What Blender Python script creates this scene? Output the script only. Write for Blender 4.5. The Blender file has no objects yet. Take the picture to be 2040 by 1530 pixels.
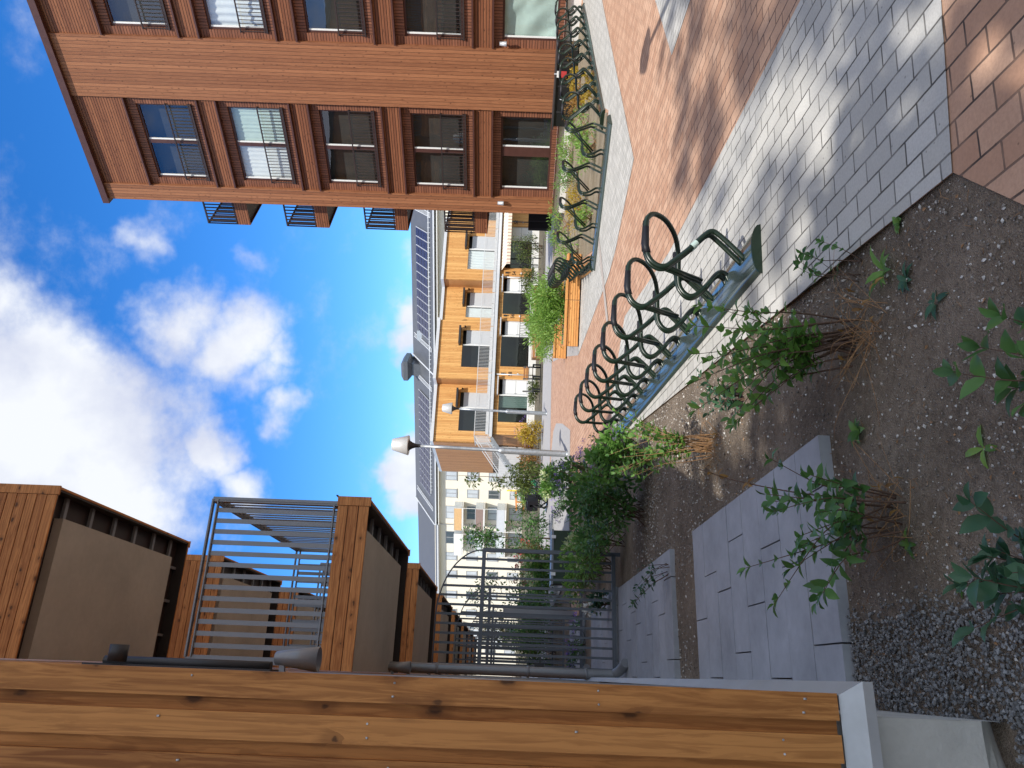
import bpy, bmesh, math, random
from mathutils import Vector, Matrix, noise
R = math.radians
rng = random.Random(7)
scene = bpy.context.scene
COL = scene.collection

# ------------------------------------------------------------------ helpers
class MB:
    """collects shapes, build() links them as ONE mesh object"""
    def __init__(s): s.v = []; s.f = []; s.mi = []; s.sm = []
    def add(s, vs, fs, m=0, smooth=False):
        b = len(s.v); s.v.extend([tuple(p) for p in vs])
        for f in fs:
            s.f.append([b+i for i in f]); s.mi.append(m); s.sm.append(smooth)
    def box(s, x0, x1, y0, y1, z0, z1, m=0):
        s.add([(x0,y0,z0),(x1,y0,z0),(x1,y1,z0),(x0,y1,z0),(x0,y0,z1),(x1,y0,z1),(x1,y1,z1),(x0,y1,z1)],
              [(3,2,1,0),(4,5,6,7),(0,1,5,4),(1,2,6,5),(2,3,7,6),(3,0,4,7)], m)
    def bar(s, a, b, w, h, m=0, up=(0,0,1)):
        a = Vector(a); b = Vector(b); d = (b-a).normalized(); u = Vector(up)
        if abs(d.dot(u)) > .99: u = Vector((1,0,0))
        r = d.cross(u).normalized(); u = r.cross(d)
        vs = []
        for p in (a, b):
            for i, j in ((-1,-1),(1,-1),(1,1),(-1,1)): vs.append(p+r*(i*w/2)+u*(j*h/2))
        s.add(vs, [(3,2,1,0),(4,5,6,7),(0,1,5,4),(1,2,6,5),(2,3,7,6),(3,0,4,7)], m)
    def tube(s, pts, r, n=8, m=0, smooth=True, cap=True):
        P = [Vector(p) for p in pts]; N = len(P)
        rr = r if isinstance(r, (list, tuple)) else [r]*N
        T = [(P[min(i+1,N-1)]-P[max(i-1,0)]).normalized() for i in range(N)]
        u = Vector((0,0,1)) if abs(T[0].z) < .9 else Vector((1,0,0))
        u = (u-T[0]*u.dot(T[0])).normalized(); vs = []
        for i in range(N):
            u = u-T[i]*u.dot(T[i])
            u = u.normalized() if u.length > 1e-6 else T[i].orthogonal().normalized()
            w = T[i].cross(u)
            for k in range(n):
                a = 2*math.pi*k/n; vs.append(P[i]+(u*math.cos(a)+w*math.sin(a))*rr[i])
        fs = []
        for i in range(N-1):
            for k in range(n):
                k2 = (k+1) % n; fs.append((i*n+k, i*n+k2, (i+1)*n+k2, (i+1)*n+k))
        s.add(vs, fs, m, smooth)
        if cap:
            b = len(s.v)-len(vs)
            for rg, rev in ((range(n), True), (range((N-1)*n, N*n), False)):
                f = [b+i for i in rg]
                s.f.append(f[::-1] if rev else f); s.mi.append(m); s.sm.append(False)
    def lathe(s, prof, c=(0,0,0), n=20, m=0, smooth=True):
        vs = []; c = Vector(c)
        for r, z in prof:
            for k in range(n):
                a = 2*math.pi*k/n; vs.append((c.x+r*math.cos(a), c.y+r*math.sin(a), c.z+z))
        fs = []
        for i in range(len(prof)-1):
            for k in range(n):
                k2 = (k+1) % n; fs.append((i*n+k, i*n+k2, (i+1)*n+k2, (i+1)*n+k))
        s.add(vs, fs, m, smooth)
    def prism(s, poly, z0, z1, m=0):
        n = len(poly); a = sum(poly[i][0]*poly[(i+1)%n][1]-poly[(i+1)%n][0]*poly[i][1] for i in range(n))
        if a < 0: poly = poly[::-1]
        vs = [(x,y,z0) for x,y in poly]+[(x,y,z1) for x,y in poly]
        fs = [tuple(range(n-1,-1,-1)), tuple(range(n,2*n))]+[(i,(i+1)%n,n+(i+1)%n,n+i) for i in range(n)]
        s.add(vs, fs, m)
    def build(s, name, mats, parent=None):
        me = bpy.data.meshes.new(name); me.from_pydata(s.v, [], s.f)
        if not isinstance(mats, (list, tuple)): mats = [mats]
        for m in mats: me.materials.append(m)
        if len(mats) > 1: me.polygons.foreach_set('material_index', s.mi)
        me.polygons.foreach_set('use_smooth', s.sm); me.update()
        o = bpy.data.objects.new(name, me); COL.objects.link(o)
        if parent is not None: o.parent = parent
        return o
def tag(o, label=None, cat=None, group=None, kind=None):
    if label: o['label'] = label
    if cat: o['category'] = cat
    if group: o['group'] = group
    if kind: o['kind'] = kind
    return o
def thing(name, label, cat, loc=(0,0,0), rz=0, group=None):
    o = bpy.data.objects.new(name, None); o.empty_display_size = .2; COL.objects.link(o)
    o.location = loc; o.rotation_euler = (0,0,rz)
    return tag(o, label, cat, group)
def copy_tree(o, parent=None):
    c = o.copy(); COL.objects.link(c); c.parent = parent
    for ch in [x for x in bpy.data.objects if x.parent == o]: copy_tree(ch, c)
    return c
def cr(pts, k=6):
    P = [Vector(p) for p in pts]; out = []
    for i in range(len(P)-1):
        p0 = P[max(i-1,0)]; p1 = P[i]; p2 = P[i+1]; p3 = P[min(i+2,len(P)-1)]
        for j in range(k):
            t = j/k; out.append(.5*((2*p1)+(p2-p0)*t+(2*p0-5*p1+4*p2-p3)*t*t+(3*p1-p0-3*p2+p3)*t**3))
    out.append(P[-1]); return out
def sheet(name, poly, z, mat, kind='structure', step=None, amp=0):
    mb = MB()
    mb.add([(x,y,z) for x,y in poly], [tuple(range(len(poly)))])
    o = mb.build(name, mat)
    bm = bmesh.new(); bm.from_mesh(o.data); bm.normal_update()
    for f in bm.faces:
        if f.normal.z < 0: f.normal_flip()
    bm.to_mesh(o.data); bm.free()
    return tag(o, kind=kind)

# ------------------------------------------------------------------ materials
class NT:
    def __init__(s, nt): s.nt = nt
    def n(s, t, out=0, **kw):
        nd = s.nt.nodes.new(t)
        for k, v in kw.items():
            if k.startswith('i_'):
                key = k[2:]; sock = nd.inputs[int(key)] if key.isdigit() else nd.inputs[key.replace('_',' ')]
                s.put(sock, v)
            else: setattr(nd, k, v)
        return nd.outputs[out]
    def put(s, sock, v):
        if isinstance(v, bpy.types.NodeSocket): s.nt.links.new(v, sock)
        else:
            if sock.type == 'RGBA' and len(v) == 3: v = (*v, 1)
            sock.default_value = v
    def math(s, op, a, b=0., c=0., clamp=False):
        nd = s.nt.nodes.new('ShaderNodeMath'); nd.operation = op; nd.use_clamp = clamp
        for i, v in enumerate((a,b,c)): s.put(nd.inputs[i], v)
        return nd.outputs[0]
    def vm(s, op, a, b=(0,0,0)):
        nd = s.nt.nodes.new('ShaderNodeVectorMath'); nd.operation = op
        s.put(nd.inputs[0], a)
        if op == 'SCALE': s.put(nd.inputs[3], b)
        else: s.put(nd.inputs[1], b)
        return nd.outputs[1] if op in ('DISTANCE','DOT_PRODUCT','LENGTH') else nd.outputs[0]
    def mix(s, f, a, b, blend='MIX'):
        nd = s.nt.nodes.new('ShaderNodeMix'); nd.data_type = 'RGBA'; nd.blend_type = blend
        s.put(nd.inputs[0], f); s.put(nd.inputs[6], a); s.put(nd.inputs[7], b)
        return nd.outputs[2]
    def ramp(s, f, stops, interp='LINEAR'):
        nd = s.nt.nodes.new('ShaderNodeValToRGB'); nd.color_ramp.interpolation = interp
        el = nd.color_ramp.elements
        while len(el) < len(stops): el.new(.5)
        for e, (p, c) in zip(el, stops):
            e.position = p; e.color = (c,c,c,1) if isinstance(c,(int,float)) else (*c,1)
        s.put(nd.inputs[0], f); return nd.outputs[0]
    def mr(s, v, a, b, c=0., d=1., smooth=False):
        nd = s.nt.nodes.new('ShaderNodeMapRange'); nd.interpolation_type = 'SMOOTHSTEP' if smooth else 'LINEAR'
        for i, x in enumerate((v,a,b,c,d)): s.put(nd.inputs[i], x)
        return nd.outputs[0]
    def obj(s): return s.n('ShaderNodeTexCoord', 3)
    def noise(s, vec, scale, detail=4., rough=.55, out=0, dist=0.):
        return s.n('ShaderNodeTexNoise', out, i_Vector=vec, i_Scale=float(scale), i_Detail=float(detail), i_Roughness=rough, i_Distortion=dist)
    def scale(s, vec, sc): return s.vm('MULTIPLY', vec, sc)
    def xyz(s, vec):
        nd = s.nt.nodes.new('ShaderNodeSeparateXYZ'); s.put(nd.inputs[0], vec); return nd.outputs
    def comb(s, x, y, z):
        nd = s.nt.nodes.new('ShaderNodeCombineXYZ')
        for i, v in enumerate((x,y,z)): s.put(nd.inputs[i], v)
        return nd.outputs[0]
    def bump(s, h, strength=.3, dist=.01):
        return s.n('ShaderNodeBump', 0, i_Height=h, i_Strength=strength, i_Distance=dist)
def new_mat(name):
    m = bpy.data.materials.new(name); m.use_nodes = True; m.node_tree.nodes.clear(); return m, NT(m.node_tree)
def principled(t, col, rough=.6, metal=0., normal=None, spec=.5):
    nd = t.nt.nodes.new('ShaderNodeBsdfPrincipled')
    t.put(nd.inputs['Base Color'], col); t.put(nd.inputs['Roughness'], rough); t.put(nd.inputs['Metallic'], metal)
    t.put(nd.inputs['Specular IOR Level'], spec)
    if normal is not None: t.put(nd.inputs['Normal'], normal)
    return nd.outputs[0]
def finish(t, sh):
    o = t.nt.nodes.new('ShaderNodeOutputMaterial'); t.nt.links.new(sh, o.inputs[0])
def plain(name, col, rough=.6, metal=0., var=.12, scale=6., bumpy=0., spec=.5):
    m, t = new_mat(name); v = t.obj()
    n = t.noise(v, scale, 5)
    n2 = t.noise(v, scale*9, 3)
    f = t.math('ADD', t.math('MULTIPLY', n, .7), t.math('MULTIPLY', n2, .3))
    c = t.mix(t.mr(f,.3,.7), tuple(x*(1-var) for x in col), tuple(min(1,x*(1+var)) for x in col))
    nb = t.bump(n2, bumpy, .01) if bumpy else None
    finish(t, principled(t, c, t.mr(f,.2,.8,max(.02,rough-.07),min(1,rough+.07)), metal, nb, spec)); return m
def timber(name, c_dark, c_light, along='z', across=('x','y'), period=None, groove=.10, knots=1., grain=1., rough=.6, island=True, bump_s=.25, gdark=.25):
    """wood boards: grain along one axis, knots, tone per board; period = board width when boards live in the texture only"""
    m, t = new_mat(name); v = t.obj(); o = dict(zip('xyz', t.xyz(v)))
    A = o[along]
    if len(across) == 1: B = o[across[0]]
    else: B = t.math('ADD', o[across[0]], t.math('MULTIPLY', o[across[1]], .97))
    if period:
        q = t.math('DIVIDE', B, period); idx = t.math('FLOOR', q); fr = t.math('FRACT', q)
        rnd = t.n('ShaderNodeTexWhiteNoise', 0, noise_dimensions='1D', i_W=idx)
    else:
        rnd = t.n('ShaderNodeNewGeometry', 'Random Per Island') if island else .5
    off = t.math('MULTIPLY', rnd, 37.)
    gv = t.comb(t.math('MULTIPLY', B, 14.*grain), t.math('ADD', t.math('MULTIPLY', A, .9*grain), off), off)
    g1 = t.noise(gv, 2.2, 6, .6, dist=.6)
    gv2 = t.comb(t.math('MULTIPLY', B, 60.*grain), t.math('ADD', t.math('MULTIPLY', A, 2.*grain), off), off)
    g2 = t.noise(gv2, 1.5, 3, .5)
    # growth rings: bands distorted around
    w = t.math('SINE', t.math('ADD', t.math('MULTIPLY', B, 210.*grain), t.math('MULTIPLY', g1, 26.)))
    f = t.math('ADD', t.math('ADD', t.math('MULTIPLY', g1, .55), t.math('MULTIPLY', g2, .25)), t.math('MULTIPLY', t.mr(w,-1,1), .2))
    f = t.math('ADD', f, t.math('MULTIPLY', t.math('SUBTRACT', rnd, .5), .38))
    col = t.ramp(f, [(.28, c_dark), (.72, c_light)])
    if knots:
        kv = t.comb(t.math('ADD', t.math('MULTIPLY', B, 13.*grain), off), t.math('ADD', t.math('MULTIPLY', A, 7.*grain), off), off)
        vo = t.nt.nodes.new('ShaderNodeTexVoronoi'); t.put(vo.inputs['Vector'], t.vm('ADD', kv, t.scale(t.vm('SUBTRACT', t.noise(kv, 3., 3, out=1), (.5,.5,.5)), (.28,.28,.1)))); vo.inputs['Scale'].default_value = 1.; vo.voronoi_dimensions = '2D'
        kd = vo.outputs[0]; sel = t.math('LESS_THAN', t.xyz(vo.outputs[1])[0], .24)
        kr = t.math('MULTIPLY_ADD', t.xyz(vo.outputs[1])[1], .16*knots, .07*knots); kn = t.math('MULTIPLY', sel, t.mr(kd, t.math('MULTIPLY', kr, .35), kr, 1., 0., True))
        ha = t.math('MULTIPLY', sel, t.math('MULTIPLY', t.mr(kd, .16*knots, .46*knots, 1., 0., True), .5))
        col = t.mix(ha, col, tuple(x*.75 for x in c_dark))
        col = t.mix(t.math('MULTIPLY', kn, t.mr(g2, .3, .6, .55, .95)), col, tuple(x*.2 for x in c_dark))
    h = t.math('ADD', t.math('MULTIPLY', g2, .3), t.math('MULTIPLY', g1, .3))
    if period:
        gr = t.mr(t.math('ABSOLUTE', t.math('SUBTRACT', fr, .5)), .5-groove*1.3, .5-groove*.6, 0., 1., True)
        col = t.mix(t.math('MULTIPLY', gr, 1-gdark), col, tuple(x*.12 for x in c_dark))
        h = t.math('SUBTRACT', h, t.math('MULTIPLY', gr, 1.5))
    finish(t, principled(t, col, rough, 0, t.bump(h, bump_s, .01), .35)); return m
def pavers(name, c1, c2, cm, ang, w=.21, h=.105, mortar=.0055, var=.65, bump_s=.5):
    m, t = new_mat(name); v = t.obj()
    rv = t.n('ShaderNodeVectorRotate', 0, rotation_type='Z_AXIS', i_Vector=v, i_Angle=-ang)
    wob = t.vm('ADD', rv, t.scale(t.vm('SUBTRACT', t.noise(v, 9., 2, out=1), (.5,.5,.5)), (.006,.006,0)))
    b = t.nt.nodes.new('ShaderNodeTexBrick')
    t.put(b.inputs['Vector'], wob); t.put(b.inputs['Color1'], (0,0,0)); t.put(b.inputs['Color2'], (1,1,1)); t.put(b.inputs['Mortar'], (.5,.5,.5))
    for k, x in (('Scale',1.),('Mortar Size',mortar),('Mortar Smooth',.35),('Bias',0.),('Brick Width',w),('Row Height',h)): b.inputs[k].default_value = x
    tone = b.outputs[0]; mo = b.outputs[1]
    big = t.noise(v, .8, 4); fine = t.noise(v, 90., 3); mid = t.noise(v, 7., 4)
    f = t.math('ADD', t.math('MULTIPLY', tone, var), t.math('ADD', t.math('MULTIPLY', big, .35), t.math('MULTIPLY', mid, .35)))
    col = t.mix(t.mr(f, .25, .95+var*.3), c1, c2)
    col = t.mix(t.math('MULTIPLY', t.mr(fine, .35, .62, 1., 0.), .22), col, tuple(x*.55 for x in c1))
    sp = t.n('ShaderNodeTexVoronoi', 0, i_Vector=v, i_Scale=14., i_Randomness=1.)
    col = t.mix(t.math('MULTIPLY', t.mr(sp, .04, .09, 1., 0.), .55), col, tuple(x*.35 for x in cm))
    patch = t.mr(t.noise(v, 5., 2), .35, .6)
    dirt = t.math('MULTIPLY', mo, t.mr(patch, 0., 1., .55, 1.))
    col = t.mix(dirt, col, cm)
    hh = t.math('ADD', t.math('MULTIPLY', mo, -1.), t.math('MULTIPLY', fine, .12))
    finish(t, principled(t, col, .82, 0, t.bump(hh, bump_s, .012), .3)); return m
def soil_mat(name, c1, c2, fleck=.5, fscale=75.):
    m, t = new_mat(name); v = t.obj()
    n1 = t.noise(v, 2.2, 5); n2 = t.noise(v, 28., 5, .65); n3 = t.noise(v, 140., 3, .6)
    f = t.math('ADD', t.math('ADD', t.math('MULTIPLY', n1, .4), t.math('MULTIPLY', n2, .4)), t.math('MULTIPLY', n3, .3))
    col = t.ramp(f, [(.34, tuple(x*.55 for x in c1)), (.46, c1), (.72, c2)])
    for sc, th, cc in ((fscale,.22,(.42,.38,.34)), (fscale*.5,.13,(.30,.28,.27)), (fscale*.25,.05,(.5,.47,.43))):
        vo = t.nt.nodes.new('ShaderNodeTexVoronoi'); t.put(vo.inputs['Vector'], v); vo.inputs['Scale'].default_value = sc
        sel = t.math('GREATER_THAN', t.xyz(vo.outputs[1])[0], 1-fleck)
        dens = t.mr(t.noise(v, 1.7, 3), .38, .62)
        k = t.math('MULTIPLY', t.math('MULTIPLY', t.math('LESS_THAN', vo.outputs[0], th), sel), t.mr(dens,0,1,.35,1))
        col = t.mix(k, col, cc)
    finish(t, principled(t, col, .95, 0, t.bump(t.math('ADD', n2, n3), 1., .05), .15)); return m
def leaf_mat(name, c1, c2, trans=.35, rough=.45, spec=.4):
    m, t = new_mat(name)
    rnd = t.n('ShaderNodeNewGeometry', 'Random Per Island'); n = t.noise(t.obj(), 25., 2)
    f = t.math('ADD', t.math('MULTIPLY', rnd, .8), t.math('MULTIPLY', n, .25))
    col = t.ramp(f, [(.05, c1), (.9, c2)])
    p = principled(t, col, rough, 0, None, spec)
    tr = t.nt.nodes.new('ShaderNodeBsdfTranslucent'); t.put(tr.inputs[0], t.mix(.5, col, tuple(min(1,x*1.6) for x in c2)))
    mx = t.nt.nodes.new('ShaderNodeMixShader'); mx.inputs[0].default_value = trans
    t.nt.links.new(p, mx.inputs[1]); t.nt.links.new(tr.outputs[0], mx.inputs[2]); finish(t, mx.outputs[0]); return m
def glass_mat(name, tint=(.8,.85,.85), ior=1.9):
    m, t = new_mat(name)
    f0 = ((ior-1)/(ior+1))**2; ge = t.nt.nodes.new('ShaderNodeNewGeometry'); cs = t.math('ABSOLUTE', t.vm('DOT_PRODUCT', ge.outputs['Normal'], ge.outputs['Incoming'])); fr = t.math('MULTIPLY_ADD', t.math('POWER', t.math('SUBTRACT', 1., cs, clamp=True), 5.), 1-f0, f0)
    gl = t.nt.nodes.new('ShaderNodeBsdfGlossy'); t.put(gl.inputs[0], (.95,.97,1)); gl.inputs['Roughness'].default_value = .015
    wob = t.bump(t.noise(t.obj(), 1.1, 2), .05, .05); t.put(gl.inputs['Normal'], wob)
    tr = t.nt.nodes.new('ShaderNodeBsdfTransparent'); t.put(tr.inputs[0], tint)
    mx = t.nt.nodes.new('ShaderNodeMixShader'); t.put(mx.inputs[0], fr)
    t.nt.links.new(tr.outputs[0], mx.inputs[1]); t.nt.links.new(gl.outputs[0], mx.inputs[2]); finish(t, mx.outputs[0]); return m
def solar_mat(name):
    m, t = new_mat(name); v = t.obj(); x, y, z = t.xyz(v)
    def lines(a, p, w):
        fr = t.math('FRACT', t.math('DIVIDE', a, p)); return t.math('LESS_THAN', fr, w)
    g = t.math('MAXIMUM', lines(x, .2, .05), lines(y, .2, .05))
    col = t.mix(t.math('MULTIPLY', g, .35), (.02,.02,.05), (.16,.16,.22))
    finish(t, principled(t, col, .18, 0, None, .6)); return m
def awning_mat(name):
    m, t = new_mat(name); x, y, z = t.xyz(t.obj())
    s_ = t.math('LESS_THAN', t.math('FRACT', t.math('MULTIPLY', x, 3.2)), .35)
    finish(t, principled(t, t.mix(s_, (.82,.76,.6), (.55,.36,.3)), .85)); return m

def isle(name, stops):
    m, t = new_mat(name); rnd = t.n('ShaderNodeNewGeometry', 'Random Per Island')
    c = t.mix(.25, t.ramp(rnd, stops), t.mix(t.noise(t.obj(), 120., 2), (.1,.09,.08), (.5,.48,.45)), 'MIX')
    finish(t, principled(t, c, .85, 0, None, .3)); return m
M = {}
M['wood_wall'] = timber('stained_pine', (.235,.082,.018), (.54,.24,.07), 'z', ('x','y'), None, knots=1.1, rough=.62, bump_s=.35)
M['wood_fascia'] = timber('stained_pine_fascia', (.34,.125,.034), (.66,.30,.10), 'x', ('y','z'), None, knots=1., rough=.6)
M['wood_fascia_y'] = timber('stained_pine_fascia_side', (.34,.125,.034), (.66,.30,.10), 'y', ('x','z'), None, knots=1., rough=.6)
M['red_vert'] = timber('red_brown_vertical_boards', (.222,.085,.038), (.36,.152,.07), 'z', ('x',), .105, .06, knots=.6, grain=.7, bump_s=.5)
M['red_horiz'] = timber('red_brown_horizontal_boards', (.18,.063,.029), (.285,.11,.05), 'x', ('z',), .085, .13, knots=.7, grain=.7, bump_s=.7)
M['red_short'] = timber('red_brown_surround_boards', (.175,.066,.036), (.27,.108,.06), 'y', ('z',), .085, .12, knots=.5, bump_s=.6)
M['red_short_v'] = timber('red_brown_surround_boards_upright', (.175,.066,.036), (.27,.108,.06), 'z', ('x',), .085, .12, knots=.5, bump_s=.6)
M['red_trim'] = plain('red_brown_painted_trim', (.075,.03,.024), .45, var=.15)
M['red_dark'] = plain('dark_brown_steel', (.035,.022,.02), .5, var=.2)
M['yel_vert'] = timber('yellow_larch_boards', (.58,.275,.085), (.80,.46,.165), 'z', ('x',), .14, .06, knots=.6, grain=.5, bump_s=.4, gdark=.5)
M['yel_end'] = timber('yellow_larch_shaded_end_boards', (.42,.19,.07), (.60,.30,.12), 'z', ('y',), .14, .06, knots=.6, grain=.5, bump_s=.4, gdark=.5)  # same larch as the fronts, with the side faces' shade put into the colour
M['bench_wood'] = timber('bench_pine', (.48,.19,.05), (.72,.36,.12), 'x', ('y','z'), None, knots=.8, rough=.6)
M['crate_wood'] = timber('brown_crate_wood', (.25,.10,.035), (.42,.19,.075), 'x', ('y','z'), None, knots=.6)
M['concrete'] = plain('concrete', (.42,.40,.36), .85, var=.12, scale=3, bumpy=.2)
M['soffit'] = plain('board_soffit', (.44,.43,.39), .85, var=.14, scale=1.6)
M['plinth'] = plain('rendered_plinth', (.50,.48,.44), .9, var=.12, scale=4, bumpy=.35)
M['white_plinth'] = plain('white_rendered_plinth', (.72,.71,.68), .85, var=.06, scale=3)
M['zinc'] = plain('grey_sheet_metal', (.50,.52,.54), .38, .5, var=.08)
M['grey_steel'] = plain('grey_painted_steel', (.22,.235,.26), .38, .2, var=.10)
M['gate_steel'] = plain('gate_steel', (.11,.12,.14), .4, .2, var=.1)
M['win_frame'] = plain('grey_window_frame', (.30,.31,.32), .5)
M['tan_panel'] = plain('tan_balcony_panel', (.66,.42,.20), .6)
M['pipe_grey'] = plain('grey_pipe', (.24,.25,.27), .35, .2, var=.1)
M['galv'] = plain('galvanised_steel', (.42,.45,.48), .42, .65, var=.2, scale=14)
M['light_steel'] = plain('light_galvanised_steel', (.66,.67,.68), .45, .25, var=.08)
M['dark_steel'] = plain('dark_steel', (.03,.03,.033), .5, var=.2)
M['black'] = plain('black_coating', (.012,.013,.015), .4, var=.2)
M['rubber'] = plain('black_rubber', (.008,.008,.012), .55, var=.2)
M['rack_green'] = plain('dark_green_coating', (.008,.021,.012), .30, .0, var=.2, spec=.5)
M['rack_beam'] = plain('dark_green_beam_coating', (.10,.135,.13), .14, .45, var=.12, spec=1.)
M['sticker'] = plain('pale_sticker', (.55,.68,.62), .5)
M['white_paint'] = plain('white_paint', (.80,.81,.80), .5, var=.04)
M['door_grey'] = plain('light_grey_door', (.56,.58,.60), .5, var=.05)
M['cream'] = plain('cream_render', (.80,.745,.62), .9, var=.04, scale=1)
M['roof'] = plain('grey_sheet_roof', (.105,.112,.125), .45, .2, var=.12, scale=1.5)
M['roof_light'] = plain('pale_roof_trim', (.62,.64,.67), .5, .1, var=.06)
M['solar'] = solar_mat('solar_cells')
M['solar_frame'] = plain('panel_frame', (.55,.57,.6), .4, .4)
M['glass'] = glass_mat('window_glass', (.93,.96,.96), 2.0)
M['glass_dark'] = glass_mat('dark_window_glass', (.45,.5,.5), 1.6)
M['room'] = plain('dark_room', (.035,.035,.033), .8, var=.4, scale=2)
M['curtain'] = plain('white_curtain', (.74,.76,.75), .9, var=.06)
M['curtain_green'] = plain('pale_green_curtain', (.50,.62,.57), .9, var=.08)
M['blind'] = plain('pale_blind', (.62,.60,.54), .85, var=.05)
M['awning'] = awning_mat('cream_awning_fabric')
PAV = math.atan2(.97, -.24)
M['pav_pale'] = pavers('pale_concrete_pavers', (.41,.40,.37), (.575,.56,.52), (.085,.08,.07), PAV)
M['pav_red'] = pavers('red_concrete_pavers', (.42,.235,.15), (.62,.40,.275), (.07,.05,.04), PAV, var=.6)
M['asphalt'] = plain('grey_stone_dust', (.36,.35,.345), .95, var=.16, scale=12, bumpy=.4)
M['drain'] = plain('drain_channel', (.40,.35,.31), .8, var=.12)
M['soil'] = soil_mat('gritty_soil', (.26,.205,.155), (.56,.45,.35), .55)
M['soil_light'] = soil_mat('dry_straw_soil', (.36,.29,.20), (.62,.53,.39), .5)
M['ground'] = soil_mat('far_ground', (.13,.12,.085), (.26,.22,.16), .4, 30.)
M['slab'] = plain('concrete_slabs', (.35,.365,.395), .75, var=.24, scale=1.7, bumpy=.15)
M['stone'] = isle('crushed_grey_stone', [(0,(.055,.06,.065)),(.6,(.15,.155,.165)),(1,(.30,.31,.32))])
M['pebble'] = isle('loose_pebble', [(0,(.06,.045,.035)),(.35,(.19,.15,.12)),(.62,(.30,.26,.22)),(.8,(.55,.52,.48)),(1,(.72,.70,.66))])
M['leaf_dark'] = leaf_mat('dark_glossy_leaf', (.035,.10,.03), (.115,.25,.065), .32, .38)
M['leaf_bluish'] = leaf_mat('blue_green_leaf', (.028,.085,.045), (.065,.15,.075), .25, .4)
M['leaf_mid'] = leaf_mat('mid_green_leaf', (.055,.15,.03), (.19,.36,.075), .4)
M['leaf_bright'] = leaf_mat('bright_green_leaf', (.08,.19,.03), (.24,.40,.08), .4)
M['leaf_herb'] = leaf_mat('herb_leaf', (.10,.22,.03), (.28,.45,.10), .4)
M['leaf_gold'] = leaf_mat('golden_leaf', (.22,.16,.02), (.58,.42,.05), .4)
M['leaf_rust'] = leaf_mat('rusty_leaf', (.15,.07,.02), (.38,.22,.06), .35)
M['leaf_vine'] = leaf_mat('vine_leaf', (.045,.075,.02), (.16,.20,.05), .35)
M['flower_purple'] = leaf_mat('purple_petal', (.20,.09,.46), (.46,.30,.80), .3)
M['flower_cream'] = leaf_mat('greenish_cream_petal', (.35,.45,.16), (.68,.72,.45), .35)
M['flower_white'] = leaf_mat('white_petal', (.6,.62,.55), (.8,.8,.74), .3)
M['flower_red'] = leaf_mat('red_petal', (.42,.06,.06), (.62,.16,.14), .3)
M['twig'] = plain('brown_twig', (.10,.055,.035), .8, var=.3, scale=20)
M['twig_dry'] = plain('dry_stem', (.30,.165,.075), .8, var=.3, scale=20)
M['bark'] = plain('bark', (.16,.12,.085), .9, var=.3, scale=10)
M['green_box'] = plain('dark_green_trough', (.02,.045,.022), .5, var=.2)
M['yellow_paint'] = plain('yellow_paint', (.75,.5,.05), .45)
M['orange_paint'] = plain('orange_paint', (.7,.26,.06), .5)
M['green_plastic'] = plain('green_plastic', (.02,.22,.10), .45)
M['red_sign'] = plain('red_sign', (.5,.05,.05), .5)
M['lamp_top'] = plain('light_grey_lamp', (.62,.63,.63), .4, .2, var=.05)
# ------------------------------------------------------------------ camera, world, sun
ROLL = .037; PITCH = math.atan(6/1500)
cam = bpy.data.cameras.new('camera'); camo = bpy.data.objects.new('camera', cam); COL.objects.link(camo)
cam.sensor_fit = 'HORIZONTAL'; cam.sensor_width = 36; cam.lens = 36*1500/2040
cam.clip_start = .05; cam.clip_end = 2000
fwd = Vector((0, math.cos(PITCH), math.sin(PITCH))); up0 = Vector((0, -math.sin(PITCH), math.cos(PITCH))); right0 = Vector((1,0,0))
ri = right0*math.cos(ROLL)+up0*math.sin(ROLL); upi = up0*math.cos(ROLL)-right0*math.sin(ROLL)
# the phone was held upright and the picture lies on its side: image right = down in the place
xi = -upi; yi = ri
mw = Matrix((( xi.x, yi.x, -fwd.x, 0), (xi.y, yi.y, -fwd.y, 0), (xi.z, yi.z, -fwd.z, 1.5), (0,0,0,1)))
# camera rolled the other way round would be mirrored; columns are a right-handed frame
camo.matrix_world = mw
scene.camera = camo

EL = R(51); AZX, AZY = -.033, -1.0
l_ = math.hypot(AZX, AZY); sdir = Vector((AZX/l_*math.cos(EL), AZY/l_*math.cos(EL), math.sin(EL)))
sun = bpy.data.lights.new('sun', 'SUN'); sun.energy = 3.5; sun.angle = R(.53); sun.color = (1, .955, .88)
suno = bpy.data.objects.new('sun', sun); COL.objects.link(suno)
suno.rotation_euler = (-sdir).to_track_quat('-Z', 'Y').to_euler(); suno.location = sdir*60

w = bpy.data.worlds.new('World'); scene.world = w; w.use_nodes = True; w.node_tree.nodes.clear(); t = NT(w.node_tree)
skyn = t.nt.nodes.new('ShaderNodeTexSky'); skyn.sky_type = 'NISHITA'; skyn.sun_disc = False
skyn.sun_elevation = EL; skyn.sun_rotation = math.atan2(sdir.x, sdir.y); skyn.air_density = 1.0; skyn.dust_density = .05; skyn.ozone_density = 3.0
hs = t.nt.nodes.new('ShaderNodeHueSaturation'); t.put(hs.inputs['Color'], skyn.outputs[0]); hs.inputs['Saturation'].default_value = 1.32; hs.inputs['Value'].default_value = 1.02
sky_col = t.mix(1., hs.outputs[0], (.74,.97,1.22), 'MULTIPLY')
dv = t.n('ShaderNodeTexCoord', 0)
dvw = t.vm('ADD', dv, t.scale(t.vm('SUBTRACT', t.noise(dv, 5., 5, .6, out=1), (.5,.5,.5)), (.16,.16,.16)))
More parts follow.
